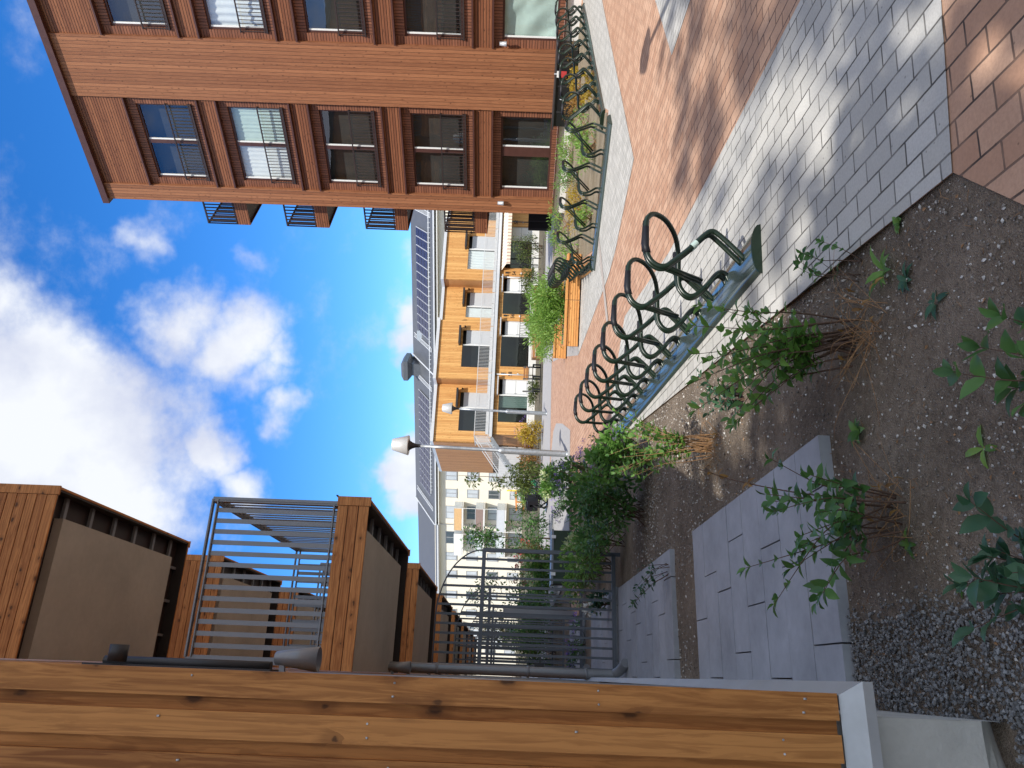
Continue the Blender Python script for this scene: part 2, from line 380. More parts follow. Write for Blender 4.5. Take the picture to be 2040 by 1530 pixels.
BL = [((-0.035,.82,.572),.145,1.0),((-.09,.84,.535),.17,1.25),((-.19,.81,.555),.18,1.25),((-.13,.80,.585),.16,1.1),((-.21,.84,.50),.10,.9),((-.165,.865,.47),.07,.7),
      ((.085,.91,.405),.058,.7),((.045,.935,.35),.062,.72),((.06,.905,.42),.05,.55),((-.005,.945,.325),.044,.6),((-.045,.955,.30),.03,.5),((.03,.95,.31),.035,.6),
      ((-.095,.92,.375),.05,.75),((-.14,.93,.34),.04,.6),((.175,.885,.43),.026,.36),((.155,.93,.33),.018,.25),((.33,.775,.54),.04,.15),
      ((.165,.975,.135),.028,.5),((.10,.985,.13),.026,.55),((.065,.985,.125),.034,.7),((.045,.988,.12),.028,.6),((-.03,.99,.125),.018,.4),
      ((-.105,.985,.14),.034,.85),((-.13,.98,.15),.034,.95),((-.085,.985,.125),.032,.8),((-.15,.975,.12),.04,.9),
      ((-.95,-.35,.16),.22,.8),((-.6,-.75,.5),.36,1.1),((-.8,.2,.75),.40,1.2),((.6,-.6,.5),.55,1.3),((.9,.3,.55),.45,1.2),((-.1,-.9,.3),.45,1.2),((-.2,-.1,.97),.42,1.3),((.35,-.1,.9),.4,1.3),((-.4,-.6,.75),.3,1.2)]  # unseen clouds beside, above and behind the camera, added to whiten the bluish skylight
field = None
for c, r, k in BL:
    c = Vector(c).normalized()
    b_ = t.mr(t.vm('DISTANCE', dvw, tuple(c)), 0., r*1.18, k*1.05, 0.)
    field = b_ if field is None else t.math('MAXIMUM', field, b_)
fb = t.noise(t.scale(dv, (1,1,1.25)), 9., 9, .62)
dens = t.math('ADD', field, t.math('MULTIPLY', t.math('SUBTRACT', fb, .51), 1.02))
mask = t.mr(dens, .0, .55, 0., 1., True)
shade = t.noise(t.vm('ADD', dv, (.03,0,.05)), 6., 6, .55)
ccol = t.mix(t.mr(t.math('ADD', shade, t.math('MULTIPLY', dens, .12)), .40, .66), (3.5,3.75,4.7), (5.3,5.45,5.7))
bg = t.nt.nodes.new('ShaderNodeBackground'); t.put(bg.inputs[0], t.mix(t.math('MULTIPLY', mask, .97), sky_col, ccol)); bg.inputs[1].default_value = .125
wo = t.nt.nodes.new('ShaderNodeOutputWorld'); t.nt.links.new(bg.outputs[0], wo.inputs[0])
scene.view_settings.view_transform = 'Standard'; scene.view_settings.look = 'None'
scene.view_settings.exposure = .55; scene.view_settings.gamma = 1
scene.render.engine = 'CYCLES'; scene.cycles.max_bounces = 6; scene.cycles.transparent_max_bounces = 12
scene.cycles.use_denoising = True

# ------------------------------------------------------------------ ground and paving
def strip(o): return tag(o, kind='structure')
sheet('ground', [(-400,-200),(400,-200),(400,500),(-400,500)], -.06, M['ground'])
# planting bed beside the timber building: a gently uneven sheet
mb = MB(); nx, ny = 70, 120
def bed_z(x, y): return -.012+.022*noise.noise(Vector((x*.9,y*.9,3)))+.010*noise.noise(Vector((x*4,y*4,1)))
x0, x1, y0, y1 = -14., 1.6, -3., 34.
for j in range(ny+1):
    for i in range(nx+1):
        y = y0+(y1-y0)*(j/ny)**1.6; x = x1+(x0-x1)*(i/nx)**1.6
        mb.v.append((x, y, min(bed_z(x,y), -.002)))
for j in range(ny):
    for i in range(nx):
        a = j*(nx+1)+i; mb.f.append([a+1,a,a+nx+1,a+nx+2]); mb.mi.append(0); mb.sm.append(True)
strip(mb.build('ground', M['soil']))
red = [(-2.3,-3.1),(.79,2.62),(-.67,10.33),(-1.45,16.75),(-14,11.9),(-14,14.0),(-1.75,18.75),(-1.9,22),(-3.6,29.5),(8,34.2),(34,44),(34,-3.1)]
sheet('pavement', red, .006, M['pav_red'])
sheet('pavement', [(.79,2.62),(-.67,10.33),(-.8,11.25),(-.2,11.6),(1.0,10.47),(1.38,7.5),(2.17,4.13),(2.46,2.9)], .011, M['pav_pale'])
sheet('pavement', [(22,32),(8.0,15.5),(3.1,10.17),(2.14,11.78),(1.85,12.6),(.75,18.1),(2.6,18.0),(2.75,15.3),(4.95,13.45),(5.35,14.4),(10.7,20.9),(17,28)], .011, M['pav_pale'])
sheet('pavement', [(3.45,7.77),(6.6,10.9),(9,9),(7,4),(4.05,4.9)], .011, M['pav_pale'])
sheet('path', [(-2.05,19.4),(-1.15,19.75),(-1.15,23),(-1.32,26.4),(-1.7,28),(-2.6,29),(-4.2,29.2),(-9,27.3),(-7,24),(-4.6,18.5)], .011, M['asphalt'])
sheet('path', [(.75,18.15),(.95,25),(.95,30),(1.3,31.4),(3.2,32.1),(3.0,18.2)], .011, M['asphalt'])
sheet('path', [(-16,25),(-3.6,29.55),(8,34.25),(34,44.1),(34,53),(8,43.5),(-16,34.5)], .008, M['asphalt'])
dr = sheet('drain_channel', [(2.72,14.35),(2.86,14.25),(1.12,12.35),(.98,12.46)], .016, M['drain']); del dr['kind']; tag(dr, 'narrow brownish drain channel set in the pale pavers by the end of a bike rack', 'drain')
sheet('ground', [(2.8,15.5),(4.97,13.62),(5.3,14.6),(10.6,21.1),(15.5,27.5),(12,30),(8,34),(4.2,34),(3.25,26),(3.1,18.6)], .014, M['soil_light'])
sheet('ground', [(-14,14.4),(-2.0,19.0),(-2.3,19.3),(-4.8,18.3),(-7.3,24),(-14,28)], .010, M['soil'])

# concrete slab pads at the doors of the timber building (local frame of the building)
PA = R(111.2); OB = Vector((-.94,2.25,0))
def loc2w(x, y, z=0): return (OB.x+x*math.cos(PA)-y*math.sin(PA), OB.y+x*math.sin(PA)+y*math.cos(PA), z)
for t0, t1, q1 in ((3.45,6.05,1.2),(6.92,10.25,1.2),(10.5,13.6,1.25),(15.0,18.2,1.25)):
    mb = MB(); row = 0; x = t0-2.44; n = round((t1-t0)/.325); st = (t1-t0)/n
    for i in range(n):
        off = (.0,.42,.21,.63)[i % 4]; ys = [-q1]; yy = -q1+.25+off*.7
        while yy < -.1: ys.append(yy); yy += .70
        ys.append(.02)
        for a, b in zip(ys[:-1], ys[1:]):
            dz = rng.uniform(-.002,.002)
            mb.box(x+i*st+.0035, x+(i+1)*st-.0035, a+.004, b-.004, -.05, .036+dz)
    o = mb.build('path', M['slab']); o.location = OB; o.rotation_euler = (0,0,PA); tag(o, kind='structure')

# crushed stone strip along the plinth and loose pale pebbles in the soil
def stones(name, spots, mat, label=None):
    mb = MB()
    for x, y, z, s in spots:
        a = rng.uniform(0,6.28); ca, sa = math.cos(a), math.sin(a)
        base = [(1,0,0),(0,.8,0),(-.9,.1,0),(0,-.85,0),(.1,.05,.65),(0,0,-.6)]
        tl = Matrix.Rotation(rng.uniform(-.6,.6),3,'X') @ Matrix.Rotation(rng.uniform(-.6,.6),3,'Y')
        vs = []
        for p in base:
            p = tl @ Vector((p[0]*rng.uniform(.7,1.2), p[1]*rng.uniform(.7,1.2), p[2]*rng.uniform(.8,1.3)))
            vs.append((x+s*(p.x*ca-p.y*sa), y+s*(p.x*sa+p.y*ca), z+s*p.z))
        mb.add(vs, [(0,1,4),(1,2,4),(2,3,4),(3,0,4),(1,0,5),(2,1,5),(3,2,5),(0,3,5)])
    return tag(mb.build(name, mat), kind='stuff')
sp = []
for i in range(9500):
    x = rng.uniform(-.75, 3.5)
    wd = .30+.07*noise.noise(Vector((x*1.3,0,5)))+ (0.12 if x < .1 else 0)
    if not (x < 1.0 or 3.55 < x < 4.5): continue
    y = -rng.uniform(-.02, wd+abs(rng.gauss(0,.05)))
    X, Y, _ = loc2w(x, y); sp.append((X, Y, -.004+rng.uniform(-.004,.012), rng.uniform(.005,.0125)))
for i in range(3200):
    x = rng.uniform(-.75,-.02); y = rng.uniform(-.05,.5); X, Y, _ = loc2w(x, y); sp.append((X, Y, -.004+rng.uniform(-.004,.012), rng.uniform(.005,.0125)))
stones('gravel', sp, M['stone'])
sp = []
def in_bed(x, y):
    e = .79+(y-2.62)*(-1.46/7.71) if y > 2.62 else .79+(y-2.62)*.54
    lx = (x-OB.x)*math.cos(PA)+(y-OB.y)*math.sin(PA); ly = -(x-OB.x)*math.sin(PA)+(y-OB.y)*math.cos(PA)
    pad = ly > -1.22 and (1.0 < lx < 3.62 or 4.47 < lx < 7.82)
    return x < e-.01 and ly < -.02 and not pad
for i in range(62000):
    y = 1.7+7.5*rng.random()**1.35; x = rng.uniform(-2.6, .9)
    if not in_bed(x, y): continue
    d = noise.noise(Vector((x*.8,y*.8,9)))
    if rng.random() > .5+.6*d: continue
    sp.append((x, y, max(bed_z(x,y),-.02)+.002, rng.choice((.0025,.003,.0035,.004,.005,.007,.009))*rng.uniform(.7,1.2)*(1+.13*max(0,y-3))))
stones('pebbles', sp, M['pebble'])
# ------------------------------------------------------------------ timber building on the left
FL = 2.97; HB = 11.6
tb = thing('timber_apartment_block', 'honey brown timber apartment block with balconies, its board corner beside the stone strip', 'building', OB, PA)
mb = MB(); mb.box(.002, 46, .002, 9, .5, HB); mb.build('wall', M['soffit'], tb)
mb = MB()
y = -.05; k = 0
while y < 8.9:
    mb.box(-.052, -.02, y, y+.074, .52, HB, 0); k += 1
    mb.box(-.026, -.001, y+.074, y+.112, .52, HB, 0)
    y += .112
wall_mb = mb
mb = MB()
x = .0
mb.box(-.019, .06, -.05, -.001, .52, HB)
x = .062
while x < 45.8:
    mb.box(x, x+.19, -.034, -.001, .52, HB); x += .194
mb.build('side_cladding', M['wood_wall'], tb)
mb = wall_mb
for i in range(14):
    yb = -.05+.112*i
    for z in [.62+.6*j+(.07 if i % 2 else 0) for j in range(7)]:
        for dy in (.018, .055):
            if rng.random() < .75: mb.tube([(-.0525,yb+dy,z+rng.uniform(-.01,.01)),(-.055,yb+dy,z)], .0032, 6, 1)
mb.build('end_cladding', [M['wood_wall'], M['zinc']], tb)
mb = MB()
mb.add([(-.085,-.085,.455),(-.085,9,.455),(-.045,9,.513),(-.045,-.045,.513),(46,-.085,.455),(46,-.045,.513)], [(0,3,2,1),(0,4,5,3)])
mb.add([(-.085,-.085,.425),(-.085,9,.425),(-.085,9,.455),(-.085,-.085,.455),(46,-.085,.425),(46,-.085,.455)], [(0,3,2,1),(0,4,5,3)])
mb.box(-.07, 0, -.07, 9, .436, .45); mb.box(0, 46, -.07, 0, .436, .45)
mb.build('flashing', M['zinc'], tb)
mb = MB()
# rendered plinth with a chipped bottom corner
vs = []; ny = 24
ys = [.012]+[.012+8.9*((i/ny)**2) for i in range(1,ny+1)]; zs = [-.2,.0,.03,.07,.12,.2,.5]
for yy in ys:
    for z in zs:
        chip = max(0, .07-z)*1.1*max(0,1-(yy-.012)/.35)+.012*noise.noise(Vector((yy*9,z*9,0)))*(1 if z < .15 else .25)
        vs.append((.012+max(0,chip), yy, z))
fs = []; nz = len(zs)
for i in range(len(ys)-1):
    for j in range(nz-1): fs.append((i*nz+j, i*nz+j+1, (i+1)*nz+j+1, (i+1)*nz+j))
mb.add(vs, fs)
mb.add([(.012,.012,-.2),(.012,.012,.5),(46,.012,.5),(46,.012,-.2)], [(0,3,2,1)])
mb.build('plinth', M['plinth'], tb)
mb = MB(); mb.box(-.2, 46.2, -.25, 9.2, HB, HB+.2); mb.build('roof', M['dark_steel'], tb)

def balcony(name, fh, x, z, rail, L=3.2, D=1.6):
    """fascia mesh is the part; soffit, railing, brackets, corner posts are its sub-parts"""
    q0 = -.05; yo = -D
    f = MB(); nb = max(2, round(fh/.098)); bh = fh/nb
    for i in range(nb):
        z0 = z+i*bh
        f.box(x+.03, x+L-.03, yo, yo+.022, z0+.004, z0+bh-.004, 0)                 # front boards
        f.box(x, x+.022, yo+.085, q0, z0+.004, z0+bh-.004, 1)                        # near end boards
        f.box(x+L-.022, x+L, yo+.085, q0, z0+.004, z0+bh-.004, 1)
    f.box(x+.0225, x+.04, yo+.0225, q0, z+.01, z+fh-.01, 2); f.box(x+L-.04, x+L-.0225, yo+.0225, q0, z+.01, z+fh-.01, 2)
    f.box(x+.04, x+L-.04, yo+.0225, yo+.04, z+.01, z+fh-.01, 2)
    fo = f.build(name, [M['wood_fascia'], M['wood_fascia_y'], M['dark_steel']], tb)
    for xx in (x-.004, x+L-.018): p = MB(); p.box(xx, xx+.022, yo-.004, yo+.081, z-.012, z+fh+.004); p.build('corner_board', M['wood_fascia_y'], fo)
    s = MB(); s.box(x+.28, x+L-.34, yo+.26, q0, z+.05, z+.14); s.build('soffit', M['soffit'], fo)
    e = MB(); e.box(x+.042, x+L-.042, yo+.042, q0, z+.145, z+.2); e.build('deck', M['red_dark'], fo)
    cp = MB(); cp.box(x-.012, x+L+.012, yo-.014, yo-.0045, z+fh+.006, z+fh+.022); cp.build('drip_edge', M['red_dark'], fo)
    for i in range(6):
        xb = x+.35+i*(L-.7)/5
        b = MB(); b.box(xb, xb+.05, yo+.042, yo+.25, z+.10, z+.13); b.build('bracket', M['pipe_grey'], fo)
    for i in range(3):
        yb = yo+.35+i*.42
        b = MB(); b.box(x+L-.33, x+L-.045, yb, yb+.03, z+.10, z+.13); b.build('bracket', M['pipe_grey'], fo)
    if rail:
        r = MB(); zt = z+fh+1.2; zb = z+fh-.04
        yr = yo+.06; xa = x+.05; xb = x+L-.05
        def side(a, b, n):
            a = Vector(a); b = Vector(b); d = (b-a).normalized(); w = d.cross(Vector((0,0,1)))
            r.bar(a+Vector((0,0,zt)), b+Vector((0,0,zt)), .05, .014); r.bar(a+Vector((0,0,zt-.05)), b+Vector((0,0,zt-.05)), .05, .010)
            r.bar(a+Vector((0,0,zb+.08)), b+Vector((0,0,zb+.08)), .045, .012)
            for i in range(n+1):
                p = a+(b-a)*(i/n); r.bar(p+Vector((0,0,zb)), p+Vector((0,0,zt-.045)), .042, .010, up=w)
        side((xa,-.12,0), (xa,yr,0), 14); side((xa,yr,0), (xb,yr,0), 26); side((xb,yr,0), (xb,-.12,0), 14)
        for px, py in ((xa,yr),(xb,yr),(xa,-.1),(xb,-.1)): r.bar((px,py,zb-.1),(px,py,zt),.045,.03)
        r.build('railing', M['grey_steel'], fo)
    return fo
for k in range(7):
    x = 4.66+4.5*k
    balcony('balcony', .30, x, 2.84, True)
    balcony('balcony', .95, x, 2.84+FL, k > 0)
# wall fittings on the path side
for k in range(6):
    x = 2.15+4.5*k
    l = MB(); l.lathe([(.03,.25),(.036,.245),(.07,.0),(.064,.0),(.026,.23)], (x,-.112,2.56), 20); l.bar((x,-.03,2.76),(x,-.115,2.77),.03,.03)
    l.build('wall_lamp', M['pipe_grey'], tb)
mb = MB(); mb.tube([(2.2,-.065,2.84),(2.2,-.065,3.8)], .028, 10); mb.box(2.05,2.3,-.05,-.034,2.8,3.85); mb.build('cable_duct', M['dark_steel'], tb)
mb = MB(); mb.tube([(2.05,-.06,3.66),(2.05,-.15,3.66)], .05, 14); mb.build('vent_cowl', M['dark_steel'], tb)
for k in range(5):
    x = 7.3+4.5*k
    mb = MB(); mb.tube(cr([(x,-.12,2.95),(x,-.12,1.5),(x,-.12,.30),(x-.02,-.14,.16),(x-.09,-.20,.09),(x-.2,-.26,.06)],5), .058, 12)
    for z in (2.3,1.2,.5): mb.tube([(x,-.12,z),(x,-.12,z+.03)], .066, 12)
    mb.build('downpipe', M['pipe_grey'], tb)
for k in range(5):     # dark doors to the little gardens, set in the side wall
    x = 1.3+4.5*k
    mb = MB(); mb.box(x, x+1.0, -.045, -.0345, .53, 2.5); mb.build('garden_door', M['grey_steel'], tb)

# ------------------------------------------------------------------ bar gates across the strip
def gate(x, label):
    g = thing('bar_gate', label, 'gate', loc2w(x,0), PA, 'bar gates beside the timber building')
    QO = 1.64; Z1 = 1.83
    def top(q): return Z1+.60*math.sqrt(max(0,1-((q-.72)/(QO-.72))**2)) if q > .72 else Z1+.60
    f = MB()
    f.bar((0,-.17,Z1),(0,-QO,Z1),.04,.05); f.bar((0,-.17,.09),(0,-QO,.09),.05,.05)
    f.bar((0,-.17,.03),(0,-.17,2.43),.05,.05); f.bar((0,-QO,.0),(0,-QO,Z1+.02),.05,.05)
    f.build('frame', M['gate_steel'], g)
    a = MB(); a.tube([(0,-q,top(q)) for q in [QO-(QO-.17)*(i/30)**1.6 for i in range(31)]], .010, 6); a.build('top_arc', M['gate_steel'], g)
    for i in range(12):
        q = QO-.12*(i+1)
        if q < .2: break
        b = MB(); b.bar((0,-q,.10),(0,-q,top(q)),.030,.012, up=(1,0,0)); b.build('bar', M['gate_steel'], g)
    h = MB(); h.bar((-.03,-.30,1.05),(-.03,-.18,1.05),.02,.02); h.box(-.028,.028,-.235,-.17,1.0,1.12); h.build('latch', M['dark_steel'], g)
    return g
gate(7.86, 'grey bar gate with an arched top, standing at the end of the second slab path')
for k in range(1,4):
    gate(7.86+4.5*k, ('-', 'grey arched bar gate, second of the row under the balconies', 'grey arched bar gate, third of the row under the balconies', 'grey arched bar gate, last of the row under the balconies')[k])
# ------------------------------------------------------------------ red-brown apartment building on the right
RA = math.atan2(-.673, .74); OR_ = Vector((5.9,26,0)); RF = 2.91
rb = thing('red_timber_building', 'tall red-brown timber clad apartment building with dark railed windows', 'building', OR_, RA)
TOPZ = 15.75; BASE = .45
strips = [(0,.58),(3.57,5.44),(8.43,10.3),(13.29,15.0)]; bays = [(.58,3.57),(5.44,8.43),(10.3,13.29)]
for a, b in strips:
    m = MB(); m.box(a, b, 0, .2, BASE, TOPZ); m.build('board_pier', M['red_vert'], rb)
m = MB(); m.box(0, 15, .45, 11, 0, TOPZ-.05); m.build('wall', M['room'], rb)
m = MB(); m.box(-.004, .1, .2, 11, BASE, TOPZ); m.build('side_cladding', M['red_short'], rb)
m = MB(); m.box(-.12, 15.1, -.12, 11.1, TOPZ, TOPZ+.22); m.build('roof_edge', M['red_trim'], rb)
m = MB(); m.box(.02, 15, .1, .45, -.1, BASE); m.build('plinth', M['white_plinth'], rb)
m = MB(); m.box(-.01, 15, -.012, .1, BASE-.05, BASE-.002)
m.build('base_flashing', M['red_trim'], rb)
def one(name, mat, *b): m = MB(); m.box(*b); return m.build(name, M[mat], rb)
def ledge(x0, x1, z): one('ledge', 'red_trim', x0+.002, x1-.002, -.045, .3, z, z+.05)
def redwindow(xa, xb, za, zb, kind, rail, door=False):
    y = .215; fr = MB(); fw = .06; xm = (xa+xb)/2 + (.08 if door else 0)
    mw_ = .06 if not door else .16
    fr.box(xa, xb, y-.03, y+.06, za, za+fw); fr.box(xa, xb, y-.03, y+.06, zb-fw, zb)
    fr.box(xa, xa+fw, y-.03, y+.06, za+fw, zb-fw); fr.box(xb-fw, xb, y-.03, y+.06, za+fw, zb-fw); fr.box(xm-mw_, xm+mw_, y-.035, y+.06, za+fw, zb-fw)
    w_ = fr.build('window', M['red_trim'], rb)
    for a, b in ((xa+fw, xm-mw_), (xm+mw_, xb-fw)): inn = MB(); inn.box(a+.0005, a+.045, y-.012, y+.02, za+fw+.001, zb-fw-.001); inn.build('inner_frame', M['white_paint'], w_)
    for a, b in ((xa+fw+.045, xm-mw_), (xm+mw_+.045, xb-fw)):
        g = MB(); g.add([(a,y+.012,za+fw),(b,y+.012,za+fw),(b,y+.012,zb-fw),(a,y+.012,zb-fw)], [(0,1,2,3)]); g.build('pane', M['glass'], w_)
    def curtain(a, b, z0, z1, mat, amp=.02, n=60, y0=.30):
        c = MB(); vs = []
        for i in range(n+1):
            x = a+(b-a)*i/n; yy = y0+amp*math.sin(i*1.15)+amp*.6*math.sin(i*.43+1)
            vs += [(x,yy,z0),(x,yy+.01*math.sin(i*.9),z1)]
        c.add(vs, [(2*i,2*i+2,2*i+3,2*i+1) for i in range(n)], 0, True); c.build('curtain', mat, w_)
    if kind == 'left': curtain(xa+.05, xm, za, zb, M['curtain'])
    if kind == 'both': curtain(xa+.05, xb-.05, za, zb, M['curtain'])
    if kind == 'blind': curtain(xa+.05, xm, za, zb, M['curtain'], .002); curtain(xm, xb-.05, za+.1, zb, M['curtain_green'], .004)
    if kind == 'low': curtain(xa+.05, xm+.5, za, za+.55*(zb-za), M['curtain'])
    if kind == 'crumple':
        c = MB(); n = 34; q = 26; vs = []
        for j in range(q+1):
            for i in range(n+1):
                x = xa+.05+(xb-xa-.1)*i/n; z = za+(zb-za)*j/q
                d = noise.noise(Vector((x*1.6+z*1.1, z*.9-x*.5, 2)))*.09+abs(noise.noise(Vector((x*2.6+z*1.9, z*1.2, 7))))*.07
                vs.append((x, .33-d, z))
        c.add(vs, [(j*(n+1)+i, j*(n+1)+i+1, (j+1)*(n+1)+i+1, (j+1)*(n+1)+i) for j in range(q) for i in range(n)], 0, True)
        c.build('curtain', M['curtain_green'], w_)
    if rail:
        r = MB(); yr = .085; zt = za+.76; zb_ = za-.03
        r.bar((xa-.04,yr,zt),(xb+.04,yr,zt),.04,.035); r.bar((xa-.04,yr,zb_),(xb+.04,yr,zb_),.05,.05); r.bar((xa-.04,yr,zb_+.07),(xb+.04,yr,zb_+.07),.02,.03)
        for xx in (xa-.02, xb+.02):
            for zz in (zt-.02, zb_+.05): r.bar((xx,yr,zz),(xx,y,zz),.03,.03)
        n = 24
        for i in range(n+1):
            x = xa+(xb-xa)*i/n; r.tube([(x,yr,zb_),(x,yr,zt)], .011, 6, cap=False)
        r.build('window_rail', M['red_dark'], w_)
plan = {(0,0):(None,False,True),(0,1):(None,True,False),(0,2):(None,True,False),(0,3):('blind',True,False),(0,4):(None,True,False),
        (1,0):('crumple',False,False),(1,1):(None,True,False),(1,2):(None,True,False),(1,3):('both',True,False),(1,4):(None,True,False),
        (2,0):('both',False,False),(2,1):(None,True,False),(2,2):('left',True,False),(2,3):('both',True,False),(2,4):(None,True,False)}
for bi, (xa, xb) in enumerate(bays):
    for k in range(5):
        z0 = BASE if k == 0 else 3.15+RF*(k-1); z1 = 2.5+RF*k
        wa, wb = xa+.22, xb-.22; za, zb = (.60,2.25) if k == 0 else (z0+.27, z1-.27)
        # surround boards: sides (short horizontal boards), head and apron
        one('side_cladding', 'red_short', xa, wa, .12, .3, z0, z1); one('side_cladding', 'red_short', wb, xb, .12, .3, z0, z1)
        one('head_cladding', 'red_short_v', wa, wb, .12, .3, zb, z1)
        if za-z0 > .16 or k == 0: one('apron_cladding', 'red_short_v', wa, wb, .12, .3, z0, za)
        # spandrel above
        zt = 3.15+RF*k if k < 4 else TOPZ
        one('spandrel', 'red_horiz', xa, xb, .06, .3, z1+.05, zt)
        ledge(xa, xb, z1)
        if k < 4: ledge(xa, xb, zt-.05)
        redwindow(wa, wb, za, zb, *plan[(bi,k)][:2], door=plan[(bi,k)][2])
for s in (.42, 5.62, 8.25):
    m = MB(); m.lathe([(.075,.0),(.055,.2),(.03,.2),(.03,.19),(.06,.0)], (s,-.10,2.12), 16); m.bar((s,0,2.3),(s,-.1,2.3),.04,.04); m.build('wall_lamp', M['zinc'], rb)
for k in range(4):         # balconies on the gable beyond the corner
    z = 2.72+RF*k
    f = MB(); f.box(-1.45, -.005, 1.0, 1.03, z, z+.46); f.box(-1.45,-1.42,1.03,4.2,z,z+.46); f.box(-1.42,-.005,4.17,4.2,z,z+.46)
    fo = f.build('balcony', M['red_horiz'], rb)
    d = MB(); d.box(-1.415, -.006, 1.035, 4.165, z+.06, z+.2); d.build('deck', M['red_dark'], fo)
    r = MB()
    for a, b in (((-1.43,1.02,0),(-.03,1.02,0)),((-1.43,1.02,0),(-1.43,4.18,0)),((-1.43,4.18,0),(-.03,4.18,0))):
        a = Vector(a); b = Vector(b)
        for h, hh in ((1.55,.05),(.5,.03)): r.bar(a+Vector((0,0,z+h)), b+Vector((0,0,z+h)), .05, hh)
        n = round((b-a).length/.13)
        for i in range(n+1):
            p = a+(b-a)*i/n; r.bar(p+Vector((0,0,z+.4)), p+Vector((0,0,z+1.55)), .035, .035)
    r.build('railing', M['red_dark'], fo)
m = MB()   # low black steel bin store against the base of the facade
bs = thing('bin_store', 'low black steel bin store against the red-brown facade', 'storage', OR_, RA)
m.box(3.5, 5.75, -.85, -.03, .05, .62); m.build('cabinet', M['black'], bs)
m = MB(); m.box(3.42, 5.83, -.9, .0-.014, .621, .66); m.build('lid', M['dark_steel'], bs)
for s in (3.95, 4.72, 5.4):
    m = MB(); m.box(s-.02, s+.02, -.862, -.851, .10, .58); m.build('panel_joint', M['dark_steel'], bs)
m = MB(); m.tube(cr([(4.35,-.87,.48),(4.35,-.91,.46),(4.35,-.91,.40),(4.35,-.87,.38)],4), .012, 6); m.build('handle', M['zinc'], bs)
tg = thing('small_sign', 'small red and white sign on a short stake by the black bin store', 'sign', OR_, RA)
m = MB(); m.box(5.02, 5.20, -.98, -.965, .50, .62); m.build('white_plate', M['white_paint'], tg)
m = MB(); m.box(5.02, 5.20, -.98, -.965, .34, .495); m.build('red_plate', M['red_sign'], tg)
m = MB(); m.tube([(5.11,-.955,-.05),(5.11,-.955,.7)], .012, 6); m.build('stake', M['zinc'], tg)
sc_ = thing('black_screen', 'black slatted screen standing past the corner of the red-brown building', 'screen', (8.2,35.8,0), R(10))
m = MB(); m.box(-.9,1.6,0,.06,.05,1.15); m.build('panel', M['black'], sc_)
for i in range(7):
    m = MB(); m.box(-.88+.38*i, -.80+.38*i, -.03, -.001, .08, 1.12); m.build('slat', M['dark_steel'], sc_)

# ------------------------------------------------------------------ yellow terrace of row houses
YA = R(21.2); OY = Vector((-4.75,59,0))
yb = thing('yellow_row_houses', 'two-storey row of yellow larch clad houses with grey doors and a roof terrace', 'building', OY, YA)
# local: x along the row to the right, -y towards the viewer
units = [(0,4.86,0.),(4.86,9.94,1.4),(9.94,13.74,0.),(13.74,19.5,1.4),(19.5,26,0.)]
EV = 7.75; DK = 3.15; GF = 2.55   # eave, deck level, how far the ground floor stands forward
for i, (a, b, off) in enumerate(units):
    wx = a+ (1.75 if i else 1.15); # window/door group
    gx0, gx1 = a+1.0, min(b-.45, a+4.25)
    m = MB(); zt0, zt1 = DK+.02, 5.85; dz = (EV-.5)
    y = -off
    m.box(a, gx0, y, y+.2, DK, EV); m.box(gx1, b, y, y+.2, DK, EV); m.box(gx0, gx1, y, y+.2, zt1, EV)
    m.build('wall', M['yel_vert'], yb)
    if off:
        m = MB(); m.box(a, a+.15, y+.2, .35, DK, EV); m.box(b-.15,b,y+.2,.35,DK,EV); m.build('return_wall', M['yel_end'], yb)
    m = MB(); m.box(a-(.12 if off else 0), b+(.12 if off else 0), y-.14, 9.2, EV, EV+.24); m.build('roof', M['roof_light'], yb)
    m = MB(); m.box(gx0-.2, gx1+.2, y+.55, y+.6, DK, zt1+.1); m.build('room', M['room'], yb)
    # upper door (right) and window (left)
    xm = gx1-1.25
    d = MB(); d.box(xm, gx1, y+.08, y+.14, zt0, zt1-.28); do = d.build('door', M['door_grey'], yb)
    h = MB(); h.box(xm+.12, gx1-.12, y+.06, y+.0795, zt0+1.15, zt1-.4); h.box(xm+.12, gx1-.12, y+.06, y+.0795, zt0+.1, zt0+1.1); h.build('door_panel', M['door_grey'], do)
    wf = MB(); wf.box(gx0, xm, y+.06, y+.16, zt0+.30, zt0+.40); wf.box(xm-.09, xm-.001, y+.05, y+.16, zt0, zt1-.05); wf.box(gx0, xm-.09, y+.06, y+.15, zt0, zt0+.30)
    wo_ = wf.build('window', M['white_paint'], yb)
    g = MB(); g.add([(gx0,y+.12,zt0+.4),(xm-.09,y+.12,zt0+.4),(xm-.09,y+.12,zt1),(gx0,y+.12,zt1)], [(0,1,2,3)]); g.build('pane', M['glass' if i in (2,3) else 'glass_dark'], wo_)
    if i in (2,3):
        c = MB(); n = 40; vs = []
        for k in range(n+1): vs += [(gx0+.05+(xm-.2-gx0)*k/n, y+.2+.03*math.sin(k*1.1), zt0), (gx0+.05+(xm-.2-gx0)*k/n, y+.2+.03*math.sin(k*1.1), zt1)]
        c.add(vs, [(2*k,2*k+2,2*k+3,2*k+1) for k in range(n)], 0, True); c.build('curtain', M['curtain'], wo_)
    m = MB(); m.box(xm-.15, gx1+.15, y-.55, y, zt1+.15, zt1+.30); m.build('door_canopy', M['dark_steel'], yb)
    m = MB(); m.bar((gx1+.25,y-.0,zt1-.15),(gx1+.25,y-.2,zt1-.15),.08,.12); m.build('wall_lamp', M['dark_steel'], yb)
m = MB(); m.box(0, 26, .25, 9, 0, EV-.01); m.build('core', M['room'], yb)
m = MB(); m.box(-.02, .1, -.0, 9, DK, EV); m.build('end_wall', M['yel_end'], yb)
